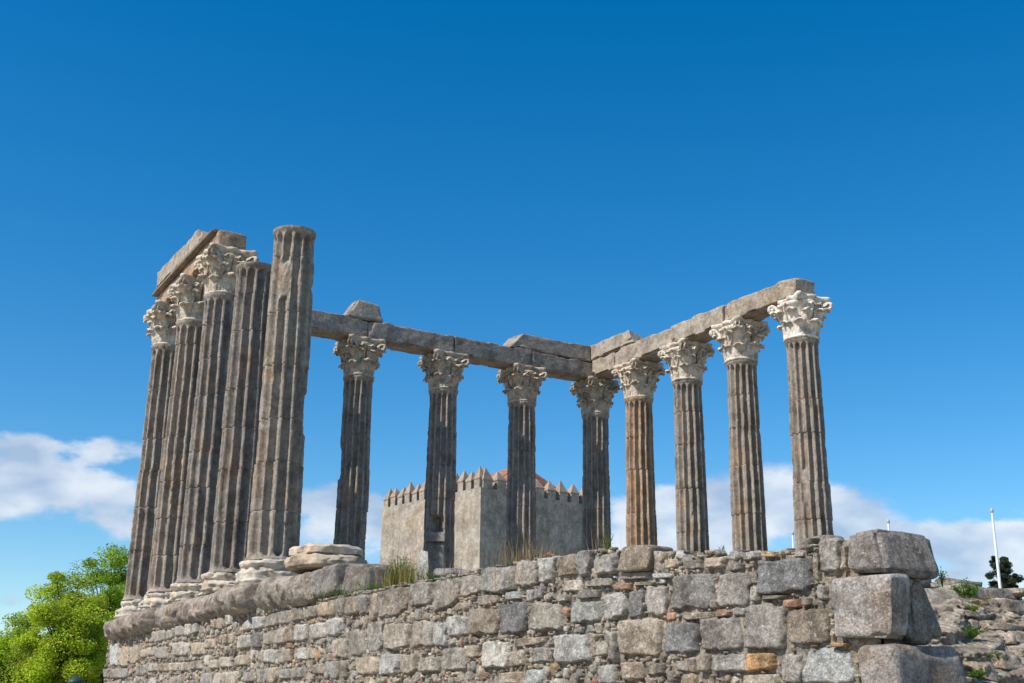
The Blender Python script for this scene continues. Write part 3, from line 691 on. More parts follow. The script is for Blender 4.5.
def colpos(k):
    i = int(k[1])
    if k[0] == 'L': return ((i - 1) * B_, 0.0)
    if i <= 4: return (0.0, (i + 1) * A_)
    return ((i - 4) * B_, 5 * A_)
COLS = {
 'L1': ('fluted column with a leafy capital, farthest of the five in the left row, at the left edge of the temple', (1.0, .95, .9), (1, .97, .9), ()),
 'L2': ('fluted column with a carved capital, second from the far left end, half hidden by its neighbour', (1.05, .97, .9), (.98, .93, .84), ()),
 'L3': ('fluted column with a carved capital whose thin slab sticks out to the right, middle one of the left row', (.95, .92, .9), (.95, .88, .76), ()),
 'L4': ('dark fluted column without a capital, just left of the tallest looking column', (.85, .82, .80), None, ()),
 'L5': ('tallest looking fluted column without a capital, scarred near its top, nearest of the left row', (1.05, 1.0, .92), None, ((-.75, .42, 4.75, 5.45, .035), (1.1, .3, 2.3, 3.0, .04), (.9, .3, 5.0, 5.9, .03))),
 'C0': ('fluted column of the rear row, hidden behind the two columns that have no capital', (.7, .7, .7), (.85, .8, .7), ()),
 'C1': ('dark fluted column with a chunk missing low on its right side, under the lump on the beam', (1.0, .96, .93), (.80, .74, .64), ((.95, .60, -.2, 2.55, .20), (-2.0, .5, 3.4, 4.2, .05))),
 'C2': ('dark fluted column with a square hole and a smooth patched block near its foot', (1.0, .96, .93), (.80, .75, .66), ()),
 'C3': ('dark fluted column standing in front of the dark side of the battlemented tower', (1.0, .96, .93), (.82, .75, .64), ()),
 'C4': ('corner column of the temple at the meeting of the two stone beams, right of the tower', (1.0, .96, .93), (.78, .73, .64), ()),
 'C5': ('orange brown fluted column, first one right of the temple corner', (1.25, 1.0, .78), (1.0, .92, .80), ()),
 'C6': ('greyish fluted column with a small hole low on its shaft, second right of the temple corner', (1.02, .98, .93), (1.08, 1.03, .93), ((-.75, .16, 2.42, 2.56, .07),)),
 'C7': ('fluted column with a broad pale capital, second from the right end of the temple', (1.03, .96, .88), (1.12, 1.06, .97), ()),
 'C8': ('rightmost fluted column carrying the broken end of the beam on a white capital', (1.03, .96, .89), (1.25, 1.22, 1.16), ((-1.1, .22, 2.2, 3.0, .02),)),
}
for i, (k, (lab, ts, tcp, dmg)) in enumerate(COLS.items()):
    x, y = colpos(k)
    t = thing('column', lab, 'column', 'standing columns of the ruined temple', (x, y, 0), 0)
    b = MB()
    kw = dict(wear=.35, nf=12 if k[0] == 'L' else 14)
    if k == 'L5': kw = dict(wear=.8, nf=12)
    if k in ('C1',): kw = dict(wear=.6)
    R0, R1 = (.445, .385)
    if k == 'C2':
        shaft_mesh(b, 100 + i * 13, R0, R1, tint=ts, damage=((-.66, .50, .3, 2.25, .10), (-.66, .52, 2.17, 2.62, .32)), phase=.1)
    else:
        shaft_mesh(b, 100 + i * 13, R0, R1, tint=ts, damage=dmg, phase=.1 * i, **kw)
    b.build('shaft', M_SHAFT, t)
    base(t, 300 + i, (1, .97, .92) if k[0] == 'L' else (.9, .85, .75))
    if tcp: capital(t, 500 + i * 37, tcp, missing=(3,) if k == 'C8' else ())
    if k == 'C2':                                   # smooth patch block let into the shaft
        b = MB()
        a = -.62; ca, sa = math.cos(a), math.sin(a)
        def loc(r, s, z): return (ca * r - sa * s, sa * r + ca * s, z)
        block(b, [loc(.2, -.25, .1), loc(.385, -.25, .1), loc(.385, .20, .1), loc(.2, .20, .1), loc(.2, -.25, 1.88), loc(.385, -.25, 1.88), loc(.385, .20, 1.88), loc(.2, .20, 1.88)], 12, .015, .004, 5, 5, (.80, .79, .80))
        block(b, [loc(.2, -.33, 1.89), loc(.44, -.33, 1.89), loc(.44, .22, 1.89), loc(.2, .22, 1.89), loc(.2, -.33, 2.15), loc(.43, -.33, 2.15), loc(.43, .22, 2.15), loc(.2, .22, 2.15)], 12, .015, .006, 6, 5, (1.05, 1.03, 1.03))
        b.build('patch_block', M_SHAFT, t)

# ------------------------------------------------------------------ architrave beams
Z0, Z1 = 6.14 + CH + .005, 6.14 + CH + .005 + .54
def beam(label, c8, tint, seed, n=46, chip=.09, big=.02, rnd=.025, name='stone_beam', cat='stone beam', amp=.018):
    b = MB(); block(b, c8, n, rnd, amp, seed, 4, tint, chip, big)
    o = b.build(name, M_BEAM); return tag(o, label, cat, 'stone beams lying on the columns')
def yb(x0, x1, y0, y1, z0, z1, sk=0): return boxc(x0, x1, y0, y1, z0, z1)
YB = 5 * A_
TB = (.80, .78, .76)
G_ = .008
beam('stone beam of the rear row running behind the two columns without capitals', yb(-.36, .36, .3, A_ - G_, Z0, Z1), TB, 701)
beam('stone beam of the rear row between the tallest looking column and the stone lump', yb(-.36, .36, A_ + G_, 2 * A_ + .06, Z0, Z1), TB, 702)
beam('long stone beam right of the lump, over the first wide gap of the rear row', yb(-.36, .36, 2 * A_ + .08, 3 * A_ + .12, Z0, Z1), TB, 703)
beam('stone beam in the middle of the rear row, left of the upper corner slab', yb(-.36, .36, 3 * A_ + .14, 4 * A_ + .12, Z0, Z1 - .01), (.74, .73, .72), 704)
beam('stone beam of the rear row that ends at the temple corner under the slab', yb(-.37, .37, 4 * A_ + .14, YB + .36, Z0, Z1 - .05), (.72, .70, .68), 705)
TR = (1.02, .97, .90)
xs_ = [.385, 1.55, B_ * 2 - .22, B_ * 3 - .22, B_ * 4 + .20]
LB = ['short stone beam touching the temple corner, left of the orange brown column', 'stone beam of the right row over the orange brown column', 'stone beam of the right row between its third and fourth columns from the corner',
      'ragged last stone beam reaching the rightmost column with the white capital']
beam(LB[0], yb(xs_[0], xs_[1] - G_, YB - .37, YB + .37, Z0, Z1 - .02), TR, 711)
beam(LB[1], yb(xs_[1], xs_[2] - G_, YB - .36, YB + .36, Z0, Z1), TR, 712)
beam(LB[2], yb(xs_[2], xs_[3] - G_, YB - .36, YB + .36, Z0, Z1 + .01), TR, 713)
beam(LB[3], [(a_, b_, c_ - (.07 if c_ > Z0 + .1 and a_ > xs_[3] + .5 else 0)) for a_, b_, c_ in yb(xs_[3], xs_[4], YB - .36, YB + .36, Z0, Z1 - .0)], (1.0, .92, .82), 714, chip=.12, big=.04, rnd=.05)
# second layer
b = beam('rounded lump of stone sitting on the rear beam left of centre', [(-.33, 2 * A_ - .62, Z1), (.34, 2 * A_ - .62, Z1), (.34, 2 * A_ + .56, Z1 - .0), (-.33, 2 * A_ + .56, Z1), (-.25, 2 * A_ - .20, Z1 + .58), (.24, 2 * A_ - .24, Z1 + .56), (.26, 2 * A_ + .40, Z1 + .50), (-.25, 2 * A_ + .40, Z1 + .50)], TB, 721, chip=.05, rnd=.10, big=.05, name='stone_block', cat='stone block')
b['group'] = 'loose blocks lying on the beams'
b = beam('long slab with a slanted left end on the rear beam beside the temple corner', [(-.35, YB - 3.2, Z1 + .005), (.36, YB - 3.2, Z1 - .03), (.36, YB - .38, Z1 - .04), (-.35, YB + .3, Z1 - .04), (-.35, YB - 2.9, Z1 + .47), (.33, YB - 2.75, Z1 + .46), (.33, YB - .38, Z1 + .46), (-.35, YB + .3, Z1 + .46)], (.82, .78, .74), 722, name='stone_block', cat='stone block', rnd=.035)
b['group'] = 'loose blocks lying on the beams'
b = beam('slab on the right beam at the temple corner, above the orange brown column', [(-.2, YB - .37, Z1 - .01), (2.45, YB - .37, Z1 + .004), (2.35, YB + .35, Z1), (-.2, YB + .35, Z1), (-.2, YB - .36, Z1 + .50), (2.25, YB - .34, Z1 + .46), (1.95, YB + .35, Z1 + .46), (-.2, YB + .35, Z1 + .46)], (1.0, .95, .88), 723, name='stone_block', cat='stone block', rnd=.04)
b['group'] = 'loose blocks lying on the beams'
# left row: beam and projecting moulded course
beam('orange brown lower beam resting on the three capitals of the left row', boxc(-.50, 2 * B_ + .28, -.30, .34, Z0, Z0 + .42), (1.05, .84, .66), 731, chip=.12, big=.05, rnd=.05)
b = MB()
block(b, boxc(-.60, 2 * B_ + .10, -.43, .30, Z0 + .425, Z0 + .50), 34, .02, .014, 741, 4, (.62, .55, .5), .05, .01)
block(b, [(-.6, -.42, Z0 + .503), (2 * B_ - .95, -.42, Z0 + .503), (2 * B_ - .9, .3, Z0 + .503), (-.6, .3, Z0 + .503), (-.55, -.40, Z0 + 1.02), (2 * B_ - 1.15, -.38, Z0 + .95), (2 * B_ - 1.1, .28, Z0 + .84), (-.5, .28, Z0 + .92)], 40, .04, .03, 742, 4, (1.0, .94, .85), .12, .03)
o = b.build('upper_course', M_BEAM); tag(o, 'weathered projecting upper course of stone at the top of the left row', 'stone block', 'loose blocks lying on the beams')
# ------------------------------------------------------------------ stones lying on the podium
t = thing('column_base', 'worn round marble column base with no shaft, right of the tallest looking column', 'column base', None, (5 * B_ + .30, .02, -.08), 0)
t.scale = (.93, .93, .93)
b = MB(); lathe(b, [(.3, -.42), (.64, -.42), (.70, -.38), (.71, -.30), (.67, -.23), (.56, -.20), (.52, -.17)], 120, 411, .04, 5, (.82, .72, .61), 7, .04); b.build('lower_torus', M_MARB, t)
b = MB(); lathe(b, [(.56, -.18), (.62, -.165), (.62, -.12), (.61, -.07), (.57, -.035), (.5, -.01), (.2, 0), (.0, .005)], 120, 412, .035, 5, (.97, .89, .80), 7, .05); b.build('upper_torus', M_MARB, t)
def loose(px0, px1, t0, b0, t1, b1, Yf, dep, tint, seed, label, rnd=.09, big=.05, name='stone_block', mat=None):
    o = ledge(px0, px1, t0, b0, t1, b1, Yf, dep, tint, seed, rnd, big, name, None, mat)
    return tag(o, label, 'stone block')
loose(322, 362, 563, 598, 562, 593, -.66, .5, (.195, .165, .14), 91, 'large dark granite block on the ledge between the bare column base and the green weeds', .1, .05)
loose(428, 446, 566, 578, 568, 577, -.15, .5, (.30, .27, .23), 92, 'low rounded stone behind the weeds on the podium, at the foot of the patched column', .08)
o = SH_ = [onY(415, 582, .0), onY(429, 582, .0), onY(429, 582, .18), onY(415, 582, .18), onY(421, 550, .0), onY(428, 552, .0), onY(428, 554, .12), onY(422, 552, .12)]
o = cblock('stone_shard', SH_, (.5, .47, .42), 93, 18, .02, .012, .03, .01, parent=None); tag(o, 'pale leaning stone shard standing behind the green weeds', 'stone block')
(lambda *a: None)(0, 'pale leaning stone shard standing behind the green weeds', .05, .05, 'stone_shard')
loose(616, 645, 546, 571, 544, 570, -.82, .34, (.235, .185, .13), 94, 'brown block lying on top of the wall, below the orange brown column', .035, .02)
loose(659, 676, 552, 566, 555, 568, -.66, .3, (.26, .21, .17), 95, 'small rough stone on the wall top just right of the brown block', .05)
for k, (x0, x1, ta, tb, col, lab) in enumerate([(676, 697, 556, 554, 'n', 'small brown stone on the wall top under the second column from the corner'), (735, 754, 548, 546, 'b', 'small beige stone on the wall top under the column second from the right end'), (800, 822, 536, 534, 'n', 'rough brown stone on the wall top at the foot of the rightmost column')]):
    loose(x0, x1, ta, ta + 12 + 4 * (k == 2), tb, tb + 12 + 4 * (k == 2), -.72, .25, TC[col], 120 + k, lab, .05)

# ------------------------------------------------------------------ ruined stair, right of the corner
stair = thing('ruined_stair', 'eroded rubble stair of brown stone with weeds, right of the wall corner', 'ruined stair')
def sX(z): return 23.55 - (z + 2.75) * 1.55                    # the slope of the ruin
b = MB()
ys = np.concatenate([np.linspace(-.35, 2.5, 260), np.linspace(2.52, 13.6, 160)]); zs = np.concatenate([np.linspace(-4.4, -2.9, 25), np.linspace(-2.88, -1.54, 150)])
Yg, Zg = np.meshgrid(ys, zs, indexing='ij')
stp = .19
nq = .9 * vnoise(np.stack([Yg * 1.1, Yg * 0, Zg * 1.3], -1), 7) + .4 * vnoise(np.stack([Yg * 3.1, Yg * 0, Zg * 2], -1), 8)
q_ = Zg / stp + nq; zq = (np.floor(q_) + sstep(.45, 1.0, q_ % 1) - nq) * stp
Xg = sX(zq) - .03
Pn = np.stack([Yg * 1.0, Zg * 2.2, Yg * 0], -1)
Xg = Xg + .12 * fbm(Pn * 1.6, 801, 4) + .07 * fbm(Pn * 5, 802, 4, .6) + .05 * fbm(Pn * 17, 803, 4, .65)
b.grid(np.stack([Xg, Yg, Zg], -1))
topx = np.stack([np.stack([Xg[:, -1] - d_, ys, np.full(len(ys), -1.54 - .02 * d_) + .05 * fbm(np.stack([Xg[:, -1] - d_, ys, ys * 0], 1) * 3, 9, 3)], 1) for d_ in np.linspace(0, 3.5, 20)], 1)
b.grid(topx)
b.build('rubble_core', stone_mat('eroded_rubble', (.40, .335, .255), dark=.5, mott=6, speck=.35, bump=1.0, warm=(1.2, .95, .7, .7), spk_scale=35), stair)
b = MB(); k = 0
z = -2.95
while z < -1.42:
    y = -.35
    while y < 7:
        w = random.uniform(.10, .55) ; h = random.uniform(.06, .17)
        x = sX(z) + random.uniform(-.10, .12); dp = random.uniform(.2, .4); yo = random.uniform(-.02, .02)
        if random.random() < .8:
            block(b, [(x - dp, y, z), (x, y, z + random.uniform(-.04, .02)), (x - .05, y + w, z), (x - dp, y + w, z), (x - dp, y, z + h), (x - random.uniform(.02, .1), y + .02, z + h * random.uniform(.8, 1)), (x - random.uniform(.02, .12), y + w - .02, z + h * random.uniform(.7, 1)), (x - dp, y + w, z + h)],
                  22 if y < 1.6 else 6, min(.022, h * .25), .03, 900 + k, 10, np.array(vt(random.choice('nnbbbnb'), .2)) * 1.12, .06, .03)
        k += 1
        y += w + random.uniform(.0, .06)
    z += random.uniform(.09, .14)
b.build('stonework', M_GRAN, stair)
def onramp(px, py, dz=0.0):
    d = ray(px, py)
    # X = 23.55-(z+2.75)*1.55
    tt = (23.55 - 2.75 * 1.55 - CAM[0] - 1.55 * CAM[2]) / (d[0] + 1.55 * d[2]); return CAM + d * tt
p = onramp(1000, 604); s_ = 1.0
l0, r0 = onX(984, 604, p[0]), onX(1020, 604, p[0]); l1, r1 = onX(986, 587, p[0]), onX(1018, 587, p[0])
o = cblock('stone_block', [l0 - (.45, 0, 0), l0, r0, r0 - (.45, 0, 0), l1 - (.45, 0, 0), l1 - (.03, 0, 0), r1 - (.05, 0, 0), r1 - (.45, 0, 0)], vt((.24, .2, .165), 0), 951, 26, .05, .02, .03, .02, parent=None)
tag(o, 'rounded boulder at the top of the ruined stair in front of the tall flagpole', 'stone block')
l0, r0 = onX(935, 608, p[0] + .15), onX(981, 612, p[0] + .15); l1, r1 = onX(935, 594, p[0] + .1), onX(974, 597, p[0] + .1)
o = cblock('stone_block', [l0 - (.4, 0, 0), l0, r0, r0 - (.4, 0, 0), l1 - (.4, 0, 0), l1 - (.03, 0, 0), r1 - (.05, 0, 0), r1 - (.4, 0, 0)], vt('n', 0), 952, 26, .06, .03, .03, .04, parent=None)
tag(o, 'flat rough stone at the top of the ruined stair below the bright green weed', 'stone block')

# ------------------------------------------------------------------ castle tower
M_PLAS = stone_mat('weathered_render_plaster', (.385, .325, .255), dark=.72, mott=1.3, speck=.22, bump=.6, streak=.4, warm=(1.1, .95, .8, .5), pscale=.6, spk_scale=9, stain=.55)
M_TIP = stone_mat('lichened_coping', (.36, .27, .19), dark=.7, mott=1.5, speck=.1, bump=.3)
M_TILE = flat_mat('terracotta_tiles', (.33, .14, .09), .85, var=.35, scale=3, bump=.4)
tw = thing('castle_tower', 'grey battlemented stone tower with pointed merlons and a red tiled roof behind the columns', 'tower')
D2 = 85.0
def hz(px, D):                                   # ground position at horizontal distance D
    d = ray(px, 480); q = math.hypot(d[0], d[1]); return np.array([CAM[0] + d[0] * D / q, CAM[1] + d[1] * D / q])
P0, P2, P3, P4 = hz(383.5, D2 * 1.118), hz(481, D2), hz(522, D2 * 1.035), hz(603, D2 * 1.095)
P5 = P4 + (P0 - P2) * .9; P1 = P0 + (P5 - P4) * .1
ztw = at(486, 487, D2)[2]
poly = [P0, P2, P3, P4, P5 + (P0 - P5) * .0, ]
b = MB()
nP = len(poly)
for i in range(nP):
    a, c = poly[i], poly[(i + 1) % nP]
    n = 20
    G = np.zeros((n, 30, 3)); u = np.linspace(0, 1, n)
    G[..., 0] = (a[0] + (c[0] - a[0]) * u)[:, None]; G[..., 1] = (a[1] + (c[1] - a[1]) * u)[:, None]; G[..., 2] = np.linspace(-4.4, ztw, 30)[None]
    b.grid(G)
b.add([(p_[0], p_[1], ztw - .3) for p_ in poly], [list(range(nP))])
b.build('wall', M_PLAS, tw, smooth=False)
cen = np.mean(poly, 0)
def merlons(a, c, n, ends=(True, True)):
    dv = (c - a); L = np.linalg.norm(dv); dv /= L; nr_ = np.array([dv[1], -dv[0]])
    if np.dot(nr_, a - cen) < 0: nr_ = -nr_
    for i in range(n):
        s = (i + .5) * L / n; w = L / n * .33
        ctr = a + dv * s
        q = [ctr - dv * w - nr_ * .7 + nr_ * .01, ctr + dv * w - nr_ * .7 + nr_ * .01, ctr + dv * w + nr_ * .01, ctr - dv * w + nr_ * .01]
        m = MB(); h = .62 + .07 * math.sin(i * 2.7 + a[0])
        V = [(x_[0], x_[1], ztw - .01) for x_ in q] + [(x_[0], x_[1], ztw + h) for x_ in q]
        m.add(V, [[0, 1, 2, 3], [4, 7, 6, 5], [0, 4, 5, 1], [1, 5, 6, 2], [2, 6, 7, 3], [3, 7, 4, 0]])
        mo = m.build('merlon', M_PLAS, tw, smooth=False)
        tcx = (q[0] + q[2]) / 2; cp = MB()
        e = [tcx + (x_ - tcx) * 1.10 for x_ in q]
        cp.add([(x_[0], x_[1], ztw + h + .004) for x_ in e] + [(x_[0], x_[1], ztw + h + .10) for x_ in e] + [(tcx[0] + .06 * math.sin(i * 5.1), tcx[1] + .06 * math.cos(i * 3.3), ztw + h + .93 + .12 * math.sin(i * 4.3 + 1))],
               [[3, 2, 1, 0], [0, 1, 5, 4], [1, 2, 6, 5], [2, 3, 7, 6], [3, 0, 4, 7], [4, 5, 8], [5, 6, 8], [6, 7, 8], [7, 4, 8]])
        cp.build('merlon_cap', M_TIP, mo, smooth=False)
merlons(P0, P2, 13); merlons(P2, P3, 3); merlons(P3, P4, 7); merlons(P4, poly[4], 9); merlons(poly[4], P0, 8)
b = MB()
apx = at(521, 463, D2 * 1.06)
e = [cen + (p_ - cen) * .80 for p_ in poly]
n = nP
rows_ = 16
for i in range(n):
    a, c = e[i], e[(i + 1) % n]
    u = np.linspace(0, 1, 60)[:, None]; v = np.linspace(0, 1, rows_)[None, :]
    ex = a[0] + (c[0] - a[0]) * u; ey = a[1] + (c[1] - a[1]) * u
    G = np.stack([ex * (1 - v) + apx[0] * v, ey * (1 - v) + apx[1] * v, (ztw + .1) * (1 - v) + (apx[2]) * v + .05 * np.sin(u * 180) * (1 - v)], -1)
    b.grid(G)
b.build('roof', M_TILE, tw)

# small house beyond the wall
ho = thing('house', 'small white house gable with a red tiled roof just showing above the wall', 'house')
apex = at(549, 551.5, 52)
d = ray(547, 550); dv = np.array([d[0], d[1]]) / math.hypot(d[0], d[1]); rv = np.array([dv[1], -dv[0]])
def hp(r, dep, z): return (apex[0] + rv[0] * r + dv[0] * dep, apex[1] + rv[1] * r + dv[1] * dep, z)
ze = apex[2] - 1.35
M_WHITE = flat_mat('white_limewash', (.72, .72, .70), .8, var=.06)
b = MB()
b.add([hp(-2.5, .3, -4.4), hp(2.5, .3, -4.4), hp(2.5, .3, ze), hp(0, .3, apex[2] - .12), hp(-2.5, .3, ze), hp(-2.5, 7, -4.4), hp(2.5, 7, -4.4), hp(2.5, 7, ze), hp(0, 7, apex[2] - .12), hp(-2.5, 7, ze)],
      [[0, 1, 2, 3, 4], [5, 9, 8, 7, 6], [1, 6, 7, 2], [0, 4, 9, 5]])
b.build('wall', M_WHITE, ho, smooth=False)
b = MB()
b.add([hp(-2.9, 0, ze - .2), hp(0, 0, apex[2]), hp(0, 7.3, apex[2]), hp(-2.9, 7.3, ze - .2), hp(2.9, 0, ze - .2), hp(2.9, 7.3, ze - .2),
       hp(-2.9, 0, ze - .32), hp(0, 0, apex[2] - .12), hp(0, 7.3, apex[2] - .12), hp(-2.9, 7.3, ze - .32), hp(2.9, 0, ze - .32), hp(2.9, 7.3, ze - .32)],
      [[0, 1, 2, 3], [1, 4, 5, 2], [6, 9, 8, 7], [7, 8, 11, 10], [0, 6, 7, 1], [1, 7, 10, 4], [3, 2, 8, 9], [2, 5, 11, 8], [0, 3, 9, 6], [4, 10, 11, 5]])
b.build('roof', M_TILE, ho, smooth=False)

# ------------------------------------------------------------------ flagpoles
M_POLE = flat_mat('white_painted_metal', (.80, .80, .80), .4, var=.03)
M_DARK = flat_mat('dark_green_metal', (.03, .06, .055), .5, var=.1)
def pole(px, py, D, label, r=.043):
    top = at(px, py, D); g = -4.35
    t = thing('flagpole', label, 'flagpole', 'white flagpoles beyond the temple', (top[0], top[1], g))
    H_ = top[2] - g
    b = MB(); lathe(b, [(r * 2.2, 0), (r * 2.2, .15), (r * 1.35, .2), (r * 1.25, H_ * .5), (r * .8, H_ - .15)], 20, 1, .0, 1, (1, 1, 1), 2); b.build('pole', M_POLE, t)
    b = MB(); lathe(b, [(.02, H_ - .16), (r * 1.1, H_ - .13), (r * 1.25, H_ - .08), (r * 1.1, H_ - .03), (.0, H_)], 16, 1, 0, 1, (.55, .55, .55), 2); b.build('finial', M_POLE, t)
pole(991.5, 508, 40, 'tall white flagpole standing beyond the ruined stair at the right')
pole(888, 519, 42.2, 'white flagpole of which only the tip shows above the large corner block')
pole(792.5, 531, 45.3, 'white flagpole showing beside the foot of the rightmost column')

# street lamp at the lower left
lp = at(76, 676, 38)
t = thing('street_lamp', 'dark green street lamp whose top peeks up in front of the trees at lower left', 'street lamp', None, (lp[0], lp[1], -4.35))
hL = lp[2] + 4.35
b = MB(); lathe(b, [(.12, 0), (.12, .3), (.06, .5), (.045, hL - .75), (.09, hL - .7), (.1, hL - .62)], 20, 1, 0, 1, (1, 1, 1), 2); b.build('post', M_DARK, t)
b = MB(); lathe(b, [(.1, hL - .62), (.2, hL - .2), (.19, hL - .19)], 6, 1, 0, 1, (10, 9, 9), 1); b.build('lantern_glass', M_DARK, t)
b = MB(); lathe(b, [(.23, hL - .2), (.24, hL - .16), (.12, hL - .05), (.03, hL), (0, hL)], 24, 1, 0, 1, (1, 1, 1), 2); b.build('lantern_cap', M_DARK, t)

# ------------------------------------------------------------------ trees
M_BARK = flat_mat('bark', (.09, .065, .045), .95, var=.3, scale=6)
def leafmat(name, col): return flat_mat(name, col, .6, var=.35, scale=.9, trans=.45)
M_LEAF = leafmat('spring_leaves', (.33, .47, .04)); M_PINE = leafmat('dark_needles', (.05, .075, .035)); M_WEED = leafmat('weed_leaves', (.085, .17, .025)); M_DRY = leafmat('dry_grass', (.33, .235, .12)); M_FLOWER = flat_mat('yellow_petals', (.6, .45, .06), .7)
def tube(mb, pts, rad, n=8, tint=(1, 1, 1)):
    pts = np.asarray(pts, float); R = []
    for i, p_ in enumerate(pts):
        dr = pts[min(i + 1, len(pts) - 1)] - pts[max(i - 1, 0)]; dr /= np.linalg.norm(dr) + 1e-9
        a = np.cross(dr, [0.3, .9, .2]); a /= np.linalg.norm(a); c = np.cross(dr, a)
        th = np.linspace(0, 2 * math.pi, n, endpoint=False)[:, None]
        R.append(p_ + rad[i] * (np.cos(th) * a + np.sin(th) * c))
    mb.grid(np.stack(R), wv=True, tint=tint)
def leaves(mb, C, N, size, rs, tint_var=.35):
    """one diamond leaf per point"""
    n = len(C); d1 = rs.normal(size=(n, 3)); d1[:, 2] *= .6; d1 /= np.linalg.norm(d1, axis=1, keepdims=True)
    d2 = rs.normal(size=(n, 3)); d2 -= (d2 * d1).sum(1, keepdims=True) * d1; d2 /= np.linalg.norm(d2, axis=1, keepdims=True)
    s = size * rs.uniform(.6, 1.3, (n, 1))
    V = np.stack([C - d1 * s, C + d2 * s * .45, C + d1 * s, C - d2 * s * .45], 1)
    Fc = np.arange(n * 4).reshape(n, 4)
    t = rs.uniform(1 - tint_var, 1 + tint_var, (n, 1)) * np.stack([rs.uniform(.8, 1.3, n), np.ones(n), rs.uniform(.7, 1.2, n)], 1)
    mb.add(V.reshape(-1, 3), Fc, np.repeat(t, 4, 0))
def tree(name, label, base_xy, h, crown_r, crown_h, ncl, nleaf, lsize, mat, seed, cat='tree', group=None, tint=(1, 1, 1), cl_r=.9, shape='round'):
    rs = np.random.default_rng(seed)
    t = thing(name, label, cat, group, (base_xy[0], base_xy[1], -4.35))
    tr = MB(); th_ = h - crown_h * .55
    tube(tr, [(0, 0, 0), (.1, .05, th_ * .4), (-.05, .1, th_ * .75), (0, 0, th_)], [.28, .22, .18, .13])
    cb = MB(); cz = h - crown_h / 2
    for i in range(ncl):
        u = rs.normal(size=3); u /= np.linalg.norm(u); rr = rs.uniform(.12, 1) ** .55
        q = u * [crown_r, crown_r, crown_h / 2] * rr
        if shape == 'cone':
            q[2] = rs.uniform(-.5, .5) * crown_h; w = (.5 - q[2] / crown_h) ** .7 * crown_r; a = rs.uniform(0, 6.28); rr = rs.uniform(.3, 1); q[:2] = w * rr * np.cos(a), w * rr * np.sin(a)
        c = q + [0, 0, cz]
        c[2] = min(c[2], h - .3)
        tube(tr, [(0, 0, min(th_, c[2] * .75)), (c[0] * .4, c[1] * .4, (th_ + c[2]) / 2 if c[2] > th_ else c[2] * .9), tuple(c)], [.05, .03, .01], 5)
        m = int(nleaf / ncl * rs.uniform(.5, 1.5)); r = cl_r * rs.uniform(.55, 1.25)
        P = rs.normal(size=(m, 3)); P /= np.linalg.norm(P, axis=1, keepdims=True); P *= (rs.uniform(0, 1, (m, 1)) ** .45) * r * [1, 1, .7]
        tb = rs.uniform(.75, 1.2)
        sub = MB(); leaves(sub, c + P, None, lsize, rs); cb.add(sub.V[0], np.array(sub.F), sub.C[0] * tb * np.asarray(tint))
    tr.build('trunk', M_BARK, t); cb.build('crown', mat, t)
    return t
def txy(px, D): q = hz(px, D); return q
def ttop(px, py, D): return at(px, py, D)[2] + 4.35
tree('leafy_tree', 'bright green leafy tree right behind the left end of the temple, tallest of the trees', txy(122, 50), ttop(122, 549, 50), 2.2, 6.5, 150, 95000, .05, M_LEAF, 1, group='trees at the left', tint=(.9, 1, .9), cl_r=.6)
tree('leafy_tree', 'yellow green leafy tree in the middle of the trees at the lower left', txy(84, 46), ttop(80, 570, 46), 1.5, 6.0, 130, 85000, .05, M_LEAF, 2, group='trees at the left', tint=(1.2, 1.08, .9), cl_r=.55)
tree('leafy_tree', 'shorter light green tree left of the middle tree', txy(36, 50), ttop(38, 610, 50), 1.2, 5.0, 90, 52000, .05, M_LEAF, 3, group='trees at the left', tint=(1.0, 1, .9), cl_r=.5)
tree('leafy_tree', 'low green tree cut by the left edge of the picture', txy(-4, 52), ttop(-2, 626, 52), 1.6, 4.5, 90, 50000, .05, M_LEAF, 4, group='trees at the left', tint=(.95, .95, .9), cl_r=.55)
tree('leafy_tree', 'green tree filling the lower part between the other trees at the left', txy(60, 56), ttop(60, 640, 56), 2.6, 4.6, 100, 55000, .065, M_LEAF, 5, group='trees at the left', tint=(.8, .9, .9), cl_r=.8)
tree('pine_tree', 'dark pine tree behind the tall white flagpole at the right', txy(993, 120), ttop(1001, 553, 120), 1.55, 6.0, 80, 26000, .10, M_PINE, 6, cl_r=.42)

# ------------------------------------------------------------------ weeds and grass
def tuft(label, p, h, spread, n, mat, seed, name='grass_tuft', cat='grass', wid=.0038, group='weeds growing on the ruin', heads=0, lean=.35, green=0.0):
    rs = np.random.default_rng(seed)
    b = MB()
    for i in range(n):
        o_ = np.array([rs.normal() * spread * .5, rs.normal() * spread * .5, -.04]); a = rs.uniform(0, 6.28); hh = h * rs.uniform(.45, 1); ln = rs.uniform(.05, lean) * hh
        k = 5; pts = [o_ + [math.cos(a) * ln * (s / k) ** 2, math.sin(a) * ln * (s / k) ** 2, hh * s / k] for s in range(k + 1)]
        w = np.array([-math.sin(a + 1.2), math.cos(a + 1.2), 0]) * wid
        G = np.stack([np.array([q - w * (1 - s / (k + 1)) for s, q in enumerate(pts)]), np.array([q + w * (1 - s / (k + 1)) for s, q in enumerate(pts)])], 0)
        t_ = rs.uniform(.7, 1.3); b.grid(G, tint=(t_, t_ * rs.uniform(.9, 1.05), t_ * .9))
    t = b.build(name, mat); t.location = p; tag(t, label, cat, group, 'stuff')
    return t
